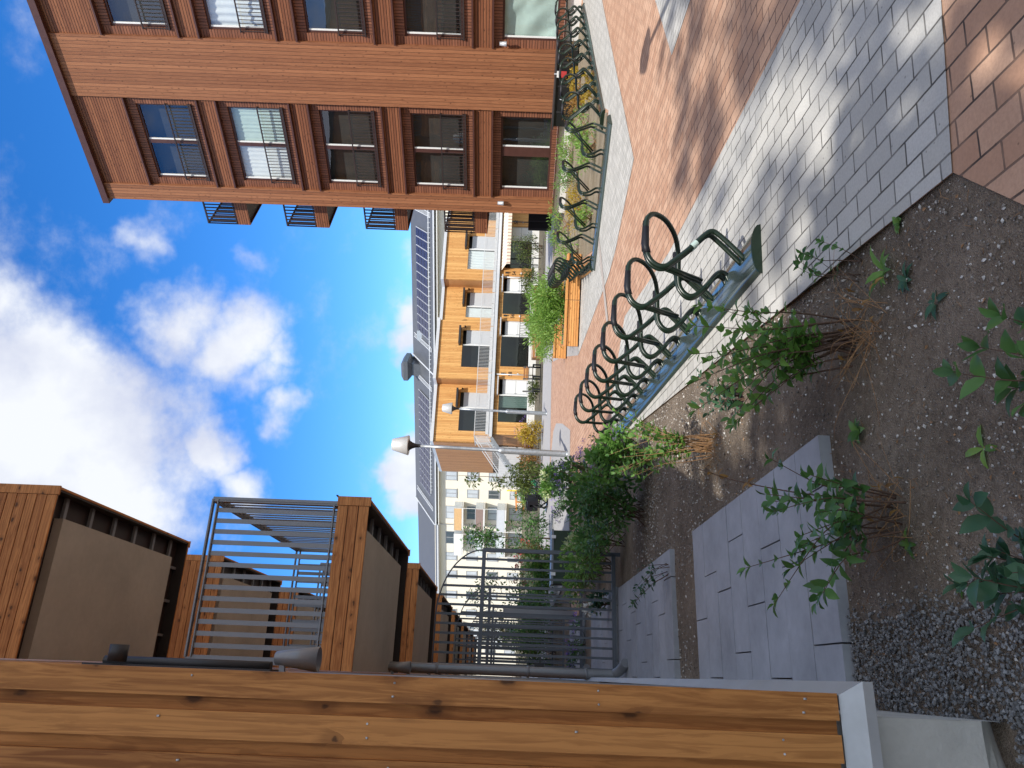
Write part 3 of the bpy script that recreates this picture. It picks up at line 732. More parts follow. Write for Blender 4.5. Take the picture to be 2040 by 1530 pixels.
m = MB(); m.box(.0, .1, -GF+.2, 9, 0.0, DK); m.build('end_wall_low', M['yel_end'], yb)
# ground floor
gnum = [('58',1.05),('56',5.9),('54',10.15),('52',14.0),('50',18.9)]
gd = [(1.0,4.5),(5.55,9.5),(10.1,13.4),(14.3,18.3),(19.7,23.5)]
yg = -GF; m = MB(); prev = 0.
for x0, x1 in gd:
    m.box(prev, x0, yg, yg+.2, .5, DK-.1); m.box(x0, x1, yg, yg+.2, 2.72, DK-.1); prev = x1
m.box(prev, 26, yg, yg+.2, .5, DK-.1); m.build('front_wall', M['yel_vert'], yb)
m = MB(); m.box(0, 26, yg+.05, yg+.3, -.1, .5); m.build('plinth', M['white_plinth'], yb)
m = MB(); m.box(0, 26, yg+.9, yg+.95, .3, DK-.12); m.build('room', M['room'], yb)
m = MB(); m.box(-.25, 26, yg-.22, .3, DK-.1, DK-.005); m.build('terrace_deck', M['dark_steel'], yb)
m = MB(); m.box(-.27, 26, yg-.25, yg-.221, DK-.06, DK+.16); m.build('deck_edge', M['roof_light'], yb)
for i, (x0, x1) in enumerate(gd):
    xm = x1-1.25
    d = MB(); d.box(xm, x1, yg+.08, yg+.14, .5, 2.45); do = d.build('front_door', M['door_grey'], yb)
    h = MB(); h.box(xm+.1, x1-.1, yg+.066, yg+.0795, 1.45, 2.35); h.box(xm+.1, x1-.1, yg+.066, yg+.0795, .6, 1.4); h.build('door_panel', M['white_paint'], do)
    h = MB(); h.box(xm+.07, xm+.10, yg+.0, yg+.06, 1.42, 1.56); h.build('handle', M['zinc'], do)
    wf = MB(); wf.box(xm-.1, xm-.001, yg+.04, yg+.16, .5, 2.72); wf.box(x0, xm-.1, yg+.04, yg+.18, .42, .52)
    wo_ = wf.build('window', M['white_paint'], yb)
    g = MB(); g.add([(x0,yg+.13,.52),(xm-.1,yg+.13,.52),(xm-.1,yg+.13,2.72),(x0,yg+.13,2.72)], [(0,1,2,3)]); g.build('pane', M['glass_dark'], wo_)
    if i in (0,1):
        c = MB(); n = 30; vs = []; ca, cb = ((x0+.9, xm-.15) if i == 0 else (xm-.9,xm-.15))
        if i == 0: ca, cb = xm-1.0, xm-.12
        for k in range(n+1):
            xx = ca+(cb-ca)*k/n; vs += [(xx, yg+.25+.03*math.sin(k*1.2), .5), (xx, yg+.25+.03*math.sin(k*1.2), 2.72)]
        c.add(vs, [(2*k,2*k+2,2*k+3,2*k+1) for k in range(n)], 0, True)
        if i == 0: c.build('curtain', M['curtain_green'], wo_)
    m = MB(); m.box(xm-.12, x1+.12, yg-.35, yg, 2.78, 2.86); m.build('door_canopy', M['roof_light'], yb)
    lx = x1+.42
    m = MB(); m.box(lx-.05, lx+.05, yg-.12, yg, 2.35, 2.62); m.build('wall_lamp', M['dark_steel'], yb)
    m = MB(); m.tube([(lx,yg,1.32),(lx,yg-.05,1.32)], .075, 12); m.build('door_bell', M['white_paint'], yb)
    cu = bpy.data.curves.new('house_number', 'FONT'); cu.body = gnum[i][0]; cu.size = .40; cu.extrude = .012; cu.align_x = 'CENTER'
    tmp = bpy.data.objects.new('tmp', cu); me = bpy.data.meshes.new_from_object(tmp); bpy.data.objects.remove(tmp)
    me.materials.append(M['red_dark']); no = bpy.data.objects.new('house_number', me); COL.objects.link(no); no.parent = yb
    no.location = (lx, yg-.014, 1.78); no.rotation_euler = (R(90),0,0)
for x in (5.15, 13.7): m = MB(); m.tube([(x-.3,yg-.08,.1),(x-.3,yg-.08,DK-.1)], .05, 8); m.build('downpipe', M['light_steel'], yb)
m = MB(); yr = yg-.2; z0 = DK+.12
m.bar((-.2,yr,z0+1.15),(26,yr,z0+1.15),.05,.05); m.bar((-.2,yr,z0+.12),(26,yr,z0+.12),.04,.04); m.bar((-.2,yr,z0+1.15),(-.2,-.1,z0+1.15),.05,.05)
for i in range(218):
    x = -.2+.12*i; m.bar((x,yr,z0),(x,yr,z0+1.15),.02,.02)
for i in range(18): y = yr+i*.135; m.bar((-.2,y,z0),(-.2,y,z0+1.15),.02,.02)
m.build('terrace_railing', M['light_steel'], yb)
m = MB()   # planters and boxes that fill the lower half of the railing
for i in range(26):
    a = -.1+i*1.0
    m.box(a+.03, a+.97, yr+.05, yr+.10, DK+.0, DK+.45)
m.build('railing_panel', M['light_steel'], yb)
# stair down at the left end
m = MB(); n = 16
for i in range(n):
    x = -.3-4.4*i/n; z = DK-DK*(i+1)/n
    m.box(x-4.4/n, x, yg-.1, yg+1.1, z, z+.04)
m.bar((-.3,yg-.12,DK),( -4.7,yg-.12,.1),.04,.25); m.bar((-.3,yg+1.12,DK),(-4.7,yg+1.12,.1),.04,.25)
st = m.build('outside_stair', M['galv'], yb)
m = MB()
for yy in (yg-.12, yg+1.12):
    m.bar((-.25,yy,z0+1.1),(-4.7,yy,1.15),.05,.05)
    m.bar((-.25,yy,z0+.25),(-4.7,yy,.35),.03,.03)
    for i in range(33):
        x = -.3-4.35*i/32; z = DK-(DK-.1)*i/32; m.bar((x,yy,z),(x,yy,z+1.08),.018,.018)
m.build('stair_railing', M['light_steel'], st)
m = MB(); m.box(-3.2,-.02,.6,.75,0,2.55); m.build('storage_wall', M['door_grey'], yb)
m = MB()
for i in range(16): m.box(-3.15+.195*i,-3.0+.195*i,.585,.599,.1,2.5)
m.build('louvre_door', M['roof_light'], yb)
aw = thing('awning', 'cream awning with a scalloped valance on black posts before a yellow house', 'awning', OY, YA)
m = MB(); m.add([(14.0,yg-.02,2.98),(20,yg-.02,2.98),(20,yg-1.2,2.55),(14.0,yg-1.2,2.55),(20,yg-1.2,2.25),(14.0,yg-1.2,2.25)], [(0,3,2,1),(3,5,4,2)]); m.build('fabric', M['awning'], aw)
for x in (14.0,16,18,20):
    m = MB(); m.bar((x,yg-1.15,0),(x,yg-1.15,2.55),.07,.07); m.build('post', M['black'], aw)

# ------------------------------------------------------------------ long cream building behind
CA = math.atan2(-.39, .92); OC = Vector((-54.4,111.7,0))
cb = thing('cream_apartment_building', 'long cream rendered apartment building with a grey metal roof carrying solar panels', 'building', OC, CA)
CL = 96; EZ = 11.0
m = MB(); m.box(0, CL, 0, 12, -.2, EZ+.1); m.build('wall', M['cream'], cb)
SB = 39.55   # roof steps here
m = MB()
for a, b, dz in ((-.4,SB,-.22),(SB,CL,.0)):
    vs = [(a,-.6,EZ+dz-.05),(b,-.6,EZ+dz-.05),(b,6,14.3+dz),(a,6,14.3+dz),(b,12.6,EZ+dz-.05),(a,12.6,EZ+dz-.05)]
    vs += [(x,y,z-.18) for x,y,z in vs]
    m.add(vs, [(0,1,2,3),(3,2,4,5),(6,9,8,7),(9,11,10,8),(0,6,7,1),(5,4,10,11),(0,3,9,6),(3,5,11,9),(1,7,8,2),(2,8,10,4)])
ro = m.build('roof', M['roof'], cb)
sl = math.hypot(6.6,3.35); sang = math.atan2(3.35,6.6)
def onroof(x, d, lift=.06): return Vector((x, -.6+d*math.cos(sang)-lift*math.sin(sang), EZ-.05+d*math.sin(sang)+lift*math.cos(sang)))
for (x0, x1) in ((43.0,56.2),(64.0,76.4)):
    p = thing('solar_panel_array', 'dark blue solar panels on the grey roof, the field '+('behind the lamp posts' if x0 < 50 else 'beside the red-brown building'), 'solar panels', OC, CA, 'solar panel fields on the grey roof')
    m = MB(); f = MB(); nc = round((x1-x0)/1.05); wc = (x1-x0)/nc
    for r_ in range(4):
        for c in range(nc):
            a, b = x0+c*wc+.06, x0+(c+1)*wc-.06; d0, d1 = 1.5+r_*.95, 1.5+(r_+1)*.95-.11
            m.add([onroof(a,d0,.16),onroof(b,d0,.16),onroof(b,d1,.16),onroof(a,d1,.16)], [(0,1,2,3)])
    f.add([onroof(x0-.05,1.45,.12),onroof(x1+.05,1.45,.12),onroof(x1+.05,5.3,.12),onroof(x0-.05,5.3,.12)], [(0,1,2,3)])
    f.build('panel_frame', M['solar_frame'], p); m.build('cells', M['solar'], p)
for x in (63.6, 80):
    m = MB(); a = onroof(x,4.3); m.box(a.x-.6,a.x+.6,a.y-.1,a.y+1.3,a.z-.3,a.z+.45); m.build('skylight', M['zinc'], ro)
m = MB(); vx = 58.9
a = onroof(vx,5.4); m.box(vx-.75,vx+.75,a.y-.5,a.y+1.5,a.z-1,a.z+.75); m.build('vent_shaft', M['roof'], ro)
m = MB(); b_ = a.z+.75
m.add([(vx-.8,a.y-.6,b_),(vx+.8,a.y-.6,b_),(vx+.8,a.y+1.6,b_),(vx-.8,a.y+1.6,b_),(vx-1.25,a.y-1.0,b_+.5),(vx+1.25,a.y-1.0,b_+.5),(vx+1.25,a.y+2,b_+.5),(vx-1.25,a.y+2,b_+.5),
       (vx-1.25,a.y-1.0,b_+1.1),(vx+1.25,a.y-1.0,b_+1.1),(vx+1.25,a.y+2,b_+1.1),(vx-1.25,a.y+2,b_+1.1),(vx-.8,a.y-.6,b_+1.5),(vx+.8,a.y-.6,b_+1.5),(vx+.8,a.y+1.6,b_+1.5),(vx-.8,a.y+1.6,b_+1.5)],
      [(3,2,1,0)]+[(4*k+i,4*k+(i+1)%4,4*k+4+(i+1)%4,4*k+4+i) for k in range(3) for i in range(4)]+[(12,13,14,15)])
m.v = [(x, y, b_+(z-b_)*.85) for x,y,z in m.v]; m.build('vent_hood', M['roof'], ro)
m = MB()
for x in (SB, 60.2): m.bar(onroof(x,.0,.1), onroof(x,sl,.1), .14, .10)
m.build('verge', M['roof_light'], ro)
for x in (41.5, 58.0, 63.0, 78.5):
    m = MB()
    for dx in (-.25, .25): m.bar(onroof(x+dx,.6,.1), onroof(x+dx,6.6,.1), .05, .05)
    for i in range(16): a = onroof(x,.6+i*.38,.1); m.box(x-.25,x+.25,a.y-.06,a.y+.06,a.z-.03,a.z+.03)
    m.build('roof_ladder', M['roof_light'], ro)
m = MB(); m.bar(onroof(43.5,1.1,.16), onroof(94,1.1,.16), .06, .08)
for i in range(90): x = 44+i*.55; a = onroof(x,1.1,.05); m.box(x,x+.1,a.y-.04,a.y+.06,a.z-.05,a.z+.16)
m.build('snow_guard', M['roof_light'], ro)
m = MB(); m.box(-.4, SB, -.75, -.6, EZ-.42, EZ-.24); m.box(SB+.01, CL, -.75, -.6, EZ-.18, EZ-.02); m.build('gutter', M['roof_light'], ro)
m = MB(); m.box(-.2, CL, -.6, 0, EZ-.5, EZ-.4); m.build('eaves_board', M['white_plinth'], cb)
m = MB(); m.tube([(SB-.2,-.12,0),(SB-.2,-.12,EZ-.5),(SB,-.6,EZ-.25)], .07, 8); m.build('downpipe', M['light_steel'], cb)
def cwin(s, zt, w=1.25, h=1.4, dark=False):
    f = MB(); a, b = s-w/2, s+w/2; z0, z1 = zt-h, zt
    for bx in ((a,b,z0,z0+.08),(a,b,z1-.08,z1),(a,a+.08,z0+.08,z1-.08),(b-.08,b,z0+.08,z1-.08),(s-.05,s+.05,z0+.08,z1-.08)): f.box(bx[0],bx[1],-.03,.02,bx[2],bx[3])
    f.box(a-.06,b+.06,-.08,.0,z0-.05,z0-.001)
    wo_ = f.build('window', M['win_frame'], cb)
    g = MB(); g.add([(a,-.008,z0),(b,-.008,z0),(b,-.008,z1),(a,-.008,z1)], [(0,1,2,3)]); g.build('pane', M['cwin_dark'] if dark else M['cwin'], wo_)
M['cwin'] = plain('pale_window_pane', (.50,.53,.56), .12, 0, var=.2, scale=.9)
M['cwin_dark'] = plain('dark_window_pane', (.07,.08,.09), .08, 0, var=.5, scale=1.2)
for r_ in range(4):
    zt = 9.7-2.68*r_
    for i, s in enumerate((12.5,15.8,19,22.2,25.2,28.2,31.5,34.4,37.3,41.1,43.9,46.4,49.5)):
        bal = s in (37.3, 41.1, 22.2)
        cwin(s, zt, 1.9 if bal else 1.25, 2.1 if bal else 1.4, (i*7+r_*5) % 4 == 0)
cols = {41.1: ['tan_panel','pan_brown','roof_light'], 37.3: ['cream_w','pan_clear','pan_clear'], 22.2: ['pan_clear','roof_light','pan_clear']}
M['pan_brown'] = plain('brown_balcony_panel', (.28,.20,.17), .5); M['pan_clear'] = plain('frosted_balcony_panel', (.60,.64,.66), .25); M['cream_w'] = M['white_paint']
for s, cl in cols.items():
    for r_ in range(3):
        z = 7.35-2.68*r_
        f = MB(); f.box(s-1.6, s+1.6, -1.6, -.005, z, z+.2); fo = f.build('balcony', M['white_plinth'], cb)
        p = MB(); p.box(s-1.6,s+1.6,-1.62,-1.6+.0,z+.21,z+1.15); p.build('front_panel', M[cl[r_]], fo)
        
        for xx in (s-1.62, s+1.6): p = MB(); p.box(xx,xx+.02,-1.6,-.01,z+.21,z+1.15); p.build('side_panel', M['pan_clear'], fo)
        p = MB(); p.bar((s-1.65,-1.61,z+1.17),(s+1.65,-1.61,z+1.17),.05,.05); p.build('handrail', M['light_steel'], fo)
        p = MB(); p.box(s-1.7,s-1.62,-1.62,-.0,0,z+1.1) if r_ == 2 else p.box(s+1.63,s+1.68,-1.62,-1.56,z-1.5,z+1.15); p.build('divider', M['white_plinth'], fo)
# ------------------------------------------------------------------ bicycle racks
SPC = .80; DA = .40
HIGH = [(0,0,.05),(0,.095,.14),(0,.165,.215),(0,.185,.255),(0,.16,.30),(0,.055,.405),(0,-.025,.50),(0,-.065,.555),(0,-.062,.61),(0,-.015,.66),(0,.07,.683),(.0,.20,.682),(.02,.275,.665),
        (.07,.325,.61),(.15,.315,.52),(.24,.25,.445),(.31,.15,.41),(.36,.05,.40),(DA,-.05,.385),(DA,-.115,.335),(DA,-.11,.275),(DA,-.04,.2),(DA,.035,.14),(DA,.062,.10),(DA,.045,.065),(DA,0,.045)]
def tw(pts, o):     # the twin tube: legs apart at the foot, side by side higher up
    return [(a+o*(1 if z < .2 else max(.52, 1-(z-.2)*4)), l, z) for a, l, z in pts]
def holder_meshes():
    h = MB(); r = .0178
    h.tube(cr(HIGH,5), r, 8)
    h.tube(cr(tw(HIGH[:12]+[(0,.26,.672)], .085),5), r, 8)
    low = [(DA,.21,.40),(DA,.13,.405),(DA,.04,.40),(DA,-.05,.385),(DA,-.115,.335),(DA,-.11,.275),(DA,-.04,.2),(DA,.035,.14),(DA,.062,.10),(DA,.045,.065),(DA,0,.045)]
    h.tube(cr(tw(low, .075),5), r, 8)
    for o in (.0, .05):
        h.tube([(o,-.063,.57),(DA+o,.0,.235)], .0135, 8)
    for a, l in ((0,0),(.085,0),(DA,0),(DA+.075,0)): h.tube([(a,l,.03),(a,l,.055)], .024, 10)
    me = h.build('wheel_holder', M['rack_green'])
    g = MB()
    g.tube([(0,.02,.672),(0,.07,.683),(0,.20,.682)], .022, 10); g.tube([(.044,.05,.68),(.044,.1,.684),(.044,.26,.672)], .022, 10)
    gr = g.build('grip', M['rubber'])
    g = MB(); g.tube([(DA+.039,.21,.40),(DA+.039,.13,.405),(DA+.039,.05,.401)], .021, 10)
    gl = g.build('grip', M['rubber'])
    s = MB(); s.tube([(.0,.105,.355),(.0,.072,.388)], .020, 10, cap=False); s.tube([(.044,.105,.355),(.044,.072,.388)], .020, 10, cap=False)
    st = s.build('sticker', M['sticker'])
    out = (me.data, gr.data, gl.data, st.data)
    for o in (me, gr, gl, st): bpy.data.objects.remove(o)
    return out
HM = None
def rack(label, p0, p1, n, mirror=False, sc=1., group='bicycle racks', first=.16, sticker=True, bs=1.):
    global HM
    if HM is None: HM = holder_meshes()
    p0 = Vector((*p0,0)); p1 = Vector((*p1,0)); d = p1-p0; L = d.length; ang = math.atan2(d.y, d.x)
    # local x along the rack, lateral l = to the right of it (-y); mirrored racks lean the other way
    rk = thing('bike_rack', label, 'bike rack', p0, ang, group)
    b = MB(); n_ = 10; W = .135*bs; Hh = .052*bs
    prof = [(-W*math.cos(math.pi*i/n_), Hh*math.sin(math.pi*i/n_)**.8) for i in range(n_+1)]
    vs = [(x,y,z+.012) for x in (0,L) for y,z in prof]
    b.add(vs, [(i, i+1, n_+2+i, n_+1+i) for i in range(n_)], 0, True)
    b.add([(0,y,z+.012) for y,z in prof], [tuple(range(n_+1))[::-1]]); b.add([(L,y,z+.012) for y,z in prof], [tuple(range(n_+1))])
    b.build('base_beam', M['rack_beam'], rk)
    for xx in (-.013, L+.001):
        e = MB()
        pr = [(-W*1.08*math.cos(math.pi*i/n_), .008+Hh*1.15*math.sin(math.pi*i/n_)**.8) for i in range(n_+1)]
        e.add([(xx,y,z) for y,z in pr]+[(xx+.012,y,z) for y,z in pr], [tuple(range(n_+1))[::-1], tuple(range(n_+1,2*n_+2))]+[(i,i+1,n_+2+i,n_+1+i) for i in range(n_)])
        e.build('end_cap', M['rack_green'], rk)
    step = (L-first-.55)/max(1,n-1)
    for i in range(n):
        o = bpy.data.objects.new('wheel_holder', HM[0]); COL.objects.link(o); o.parent = rk
        o.location = (first+i*step, 0, .012); o.scale = (sc*step/SPC if n > 1 else sc, (1 if mirror else -1)*sc, sc)
        for me_, nm in ((HM[1],'grip'),(HM[2],'grip'),(HM[3],'sticker')):
            if nm == 'sticker' and (i or not sticker): continue
            c = bpy.data.objects.new(nm, me_); COL.objects.link(c); c.parent = o
    return rk
rack('big dark green bike rack on the pale pavers, its beam mirroring the blue sky', (.89,4.66), (-.53,10.42), 8, bs=1.12)
rack('dark green bike rack along the bed against the red-brown facade', (5.02,14.15), (10.15,20.35), 8, False, 1.15, sticker=False, bs=1.35)
rack('dark green bike rack seen from behind, its hoops leaning over the green bed', (4.60,12.95), (2.42,14.92), 4, False, 1.12, sticker=False, bs=1.35)
rack('dark green bike rack seen end-on beside the wooden bench', (2.52,15.25), (2.74,18.4), 5, True, 1.15, sticker=False, bs=1.3)
rack('distant dark green bike rack with a black bicycle standing in it', (-3.55,29.3), (-5.1,30.9), 4, True, 1.25, sticker=False)

# ------------------------------------------------------------------ lamp posts
def lamp(label, x, y, lean=(.012,.0)):
    g = thing('lamp_post', label, 'lamp post', (x,y,0), 0, 'lamp posts with conical heads'); g.rotation_euler = (0, R(1.1), R(20))
    p = MB(); p.lathe([(.085,-.1),(.085,1.75),(.078,1.8),(.05,1.86),(.048,3.2),(.042,4.05),(0,4.05)], (0,0,0), 18); p.build('pole', M['galv'], g)
    c = MB(); c.lathe([(.092,0),(.092,.05),(.086,.055)], (0,0,0), 18); c.lathe([(.088,1.72),(.09,1.80),(.06,1.88),(.05,1.885)], (0,0,0), 18); c.build('collar', M['galv'], g)
    h = MB(); h.box(-.02,.02,-.0865,-.083,.45,.85); h.build('service_hatch', M['galv'], g)
    n = MB(); n.lathe([(.045,3.98),(.05,4.1),(.085,4.2),(.15,4.30),(.17,4.305)], (0,0,0), 18); n.build('neck', M['dark_steel'], g)
    s = MB(); s.lathe([(.0,4.75),(.15,4.745),(.16,4.73),(.27,4.31),(.265,4.30),(.16,4.30)], (0,0,0), 26); s.build('lamp_shade', M['lamp_top'], g)
lamp('taller looking lamp post with conical head rising behind the green bushes', -1.83, 20.25)
lamp('smaller looking lamp post with conical head in front of the yellow houses', -1.28, 34.0)
lamp('lamp post outside the picture whose shadow lies on the red pavers', 4.05, 5.95)

# ------------------------------------------------------------------ planters, benches, boxes
def planter(label, x0, y0, L, D, H, rz, secs=2, nb=5, mat='bench_wood'):
    g = thing('planter_bench', label, 'planter', (x0,y0,0), rz, 'wooden planter benches')
    w = L/secs
    for s in range(secs):
        m = MB()
        for i in range(nb):
            z = .04+i*(H-.04)/nb; m.box(s*w+.006, (s+1)*w-.006, 0, .045, z+.004, z+(H-.04)/nb-.004)
        m.build('front_boards', M[mat], g)
        m = MB()
        for i in range(3): m.box(s*w+.004,(s+1)*w-.004,-.03+i*.13, -.03+i*.13+.12, H+.004, H+.044)
        m.build('seat', M[mat], g)
    for xx in (0, L-.04):
        m = MB()
        for i in range(nb): z = .04+i*(H-.04)/nb; m.box(xx, xx+.04, .0455, D, z+.004, z+(H-.04)/nb-.004)
        m.build('side_boards', M[mat], g)
    m = MB(); m.box(.045, L-.045, .05, D-.02, .03, H-.08); m.build('soil', M['soil'], g)
    m = MB(); m.box(.02, L-.02, D-.02, D+.02, .03, H); m.build('back_boards', M[mat], g)
planter('long orange wooden planter bench of two sections, by the end-on bike rack', .95, 17.95, 2.2, 3.2, .32, R(-3))
planter('short orange wooden planter bench set back behind the long one', .80, 22.1, 1.0, 1.2, .36, R(-4), 1, 4)
def crate(label, x, y, rz, L=1.5):
    g = thing('wooden_bench_box', label, 'bench', (x,y,0), rz, 'wooden boxes before the yellow houses')
    m = MB()
    for i in range(3): m.box(0, L, -.02, .02, .06+i*.16, .20+i*.16)
    m.build('front_boards', M['crate_wood'], g)
    m = MB()
    for i in range(3): m.box(0, L, .0+i*.17, .16+i*.17, .54, .58)
    m.build('seat', M['crate_wood'], g)
    for xx in (0, L-.05): m = MB(); m.box(xx,xx+.05,.021,.5,0,.53); m.build('leg', M['crate_wood'], g)
crate('brown wooden bench box standing free on the grey path', 1.6, 44.5, R(15))
crate('brown wooden bench box half hidden behind the planter greenery', 3.6, 43, R(15), 2.2)
fn = thing('bar_fence', 'low black bar fence in front of the yellow row houses', 'fence', (2.9,53.5,.35), R(21.2))
m = MB(); m.bar((0,0,.95),(7,0,.95),.05,.04); m.bar((0,0,.15),(7,0,.15),.05,.04); m.build('rail', M['black'], fn)
m = MB()
for i in range(54): m.bar((.13*i,0,.15),(.13*i,0,.95),.025,.025)
m.build('bar', M['black'], fn)
for i in range(4):
    m = MB(); m.bar((2.33*i,0,-.4),(2.33*i,0,1.0),.06,.06); m.build('post', M['black'], fn)
bn = thing('garden_bench', 'black steel garden bench on the grey path by the far lamp post', 'bench', (-.25,43.2,.02), R(14))
m = MB()
for x in (0, .75, 1.45):
    m = MB(); m.bar((x,0,0),(x,0,.46),.08,.08); m.bar((x,.55,0),(x,.55,.46),.08,.08); m.bar((x,-.02,.44),(x,.57,.44),.08,.08); m.bar((x,.53,.44),(x+.02,.72,1.02),.08,.08); m.bar((x,-.0,.03),(x,.57,.03),.05,.05); m.build('leg', M['black'], bn)
m = MB(); m.bar((0,0,.03),(1.45,0,.03),.05,.05); m.build('rail', M['black'], bn)
m = MB()
for i in range(4): m.bar((-.04,.05+.14*i,.48),(1.5,.05+.14*i,.48),.12,.03)
m.build('seat', M['black'], bn)
m = MB(); m.bar((.75,.62,.80),(1.5,.62,.80),.03,.1); m.bar((.75,.68,.95),(1.5,.68,.95),.03,.1); m.build('backrest', M['crate_wood'], bn)
gt = thing('green_trough', 'dark green metal trough with pale clips, standing among the hydrangeas', 'planter', (-3.75,14.3,0), R(20))
m = MB(); m.box(0,1.0,0,.45,.03,.64); m.build('trough_body', M['green_box'], gt)
m = MB(); m.box(-.02,1.02,-.02,.47,.641,.68); m.build('rim', M['grey_steel'], gt)
for x in (.14, .84): m = MB(); m.box(x,x+.06,-.035,-.021,.60,.685); m.build('clip', M['white_paint'], gt)
ut = thing('utility_post', 'plain grey square post behind the bars of the first gate', 'post', (-5.05,16.6,0), R(21))
m = MB(); m.box(-.09,.09,-.06,.06,0,1.55); m.build('post_body', M['pipe_grey'], ut)
m = MB(); m.box(-.1,.1,-.07,.07,1.55,1.58); m.build('cap', M['grey_steel'], ut)
pf = thing('play_frame', 'yellow and orange play frame at the corner of the cream building', 'play frame', (-8.6,44,0), R(10))
m = MB(); m.tube([(2.35,0,0),(2.35,0,1.75)], .045, 8); m.build('post', M['yellow_paint'], pf)
m = MB(); m.tube([(1.7,0,.0),(1.7,0,1.2)], .05, 8); m.build('post', M['orange_paint'], pf)
m = MB(); m.bar((1.2,0,1.15),(2.3,0,1.22),.06,.09); m.bar((1.2,.0,.75),(1.7,0,.75),.06,.12); m.build('beam', M['orange_paint'], pf)
gb = thing('plastic_barrel', 'bright green plastic barrel lying by the yellow post', 'barrel', (-5.55,41,.0), R(20))
m = MB(); m.lathe([(0,.0),(.30,.0),(.36,.1),(.38,.35),(.36,.6),(.30,.72),(0,.72)], (0,0,.06), 18); m.build('barrel_body', M['green_plastic'], gb)
m = MB(); m.lathe([(.385,.2),(.395,.22),(.385,.24)], (0,0,.06), 18); m.lathe([(.375,.5),(.385,.52),(.375,.54)], (0,0,.06), 18); m.build('rib', M['green_plastic'], gb)
bk = thing('bicycle', 'black bicycle with a black pannier standing in the distant bike rack', 'bicycle', (-4.4,30.4,0), R(60))
for x in (-.52,.52):
    m = MB(); m.tube([(x+.33*math.cos(a),0,.34+.33*math.sin(a)) for a in [2*math.pi*i/20 for i in range(21)]], .02, 6); wh = m.build('wheel', M['rubber'], bk)
    m = MB()
    for i in range(8): m.tube([(x,0,.34),(x+.32*math.cos(i*.785),0,.34+.32*math.sin(i*.785))], .003, 4)
    m.build('spokes', M['zinc'], wh)
m = MB()
for a, b in (((-.52,0,.34),(-.1,0,.32)),((-.1,0,.32),(-.2,0,.86)),((-.1,0,.32),(.36,0,.82)),((-.18,0,.76),(.36,0,.86)),((.36,0,.95),(.52,0,.34)),((-.52,0,.34),(-.2,0,.78))): m.tube([a,b], .018, 6)
m.build('bike_frame', M['black'], bk)
m = MB(); m.tube([(.28,-.3,1.05),(.36,-.12,1.03),(.36,.12,1.03),(.28,.3,1.05)], .014, 6); m.tube([(.36,0,.94),(.36,0,1.03)], .014, 6); m.build('handlebar', M['black'], bk)
m = MB(); m.box(-.34,-.06,-.07,.07,.88,.94); m.build('saddle', M['rubber'], bk)
m = MB(); m.box(-.78,-.36,-.24,-.06,.42,.84); m.box(-.78,-.36,.06,.24,.42,.84); m.box(-.78,-.36,-.06,.06,.74,.84); m.build('pannier', M['rubber'], bk)

# ------------------------------------------------------------------ plants
def leafA(mb, p, d, up, L, W, curl=.25, m=0):
    """one leaf: a bent, folded blade with a point"""
    d = d.normalized(); s = d.cross(up)
    s = s.normalized() if s.length > 1e-4 else d.orthogonal().normalized()
    n = s.cross(d); vs = []
    for t_, w_, c_ in ((0,.06,0),(.22,.75,.10),(.5,1,.30),(.78,.62,.62),(1,0,1)):
        c0 = p+d*(L*t_)-n*(L*curl*c_*t_)
        if w_ == 0: vs.append(c0)
        else: vs += [c0-s*(W*.5*w_)+n*(W*.16*w_), c0, c0+s*(W*.5*w_)+n*(W*.16*w_)]
    fs = []
    for i in range(3): a = 3*i; fs += [(a,a+1,a+4,a+3),(a+1,a+2,a+5,a+4)]
    fs += [(9,10,12),(10,11,12)]
    mb.add(vs, fs, m, True)
def leafB(mb, p, d, up, L, W, m=0):
    d = d.normalized(); s = d.cross(up)
    s = s.normalized() if s.length > 1e-4 else d.orthogonal().normalized()
    n = s.cross(d)
    mb.add([p, p+d*L*.45-s*W*.5+n*W*.1, p+d*L-n*L*.15, p+d*L*.45+s*W*.5+n*W*.1], [(0,3,2,1)], m)
def rv(r_=rng):
    z = r_.uniform(-1,1); a = r_.uniform(0,6.283); q = math.sqrt(1-z*z); return Vector((q*math.cos(a),q*math.sin(a),z))
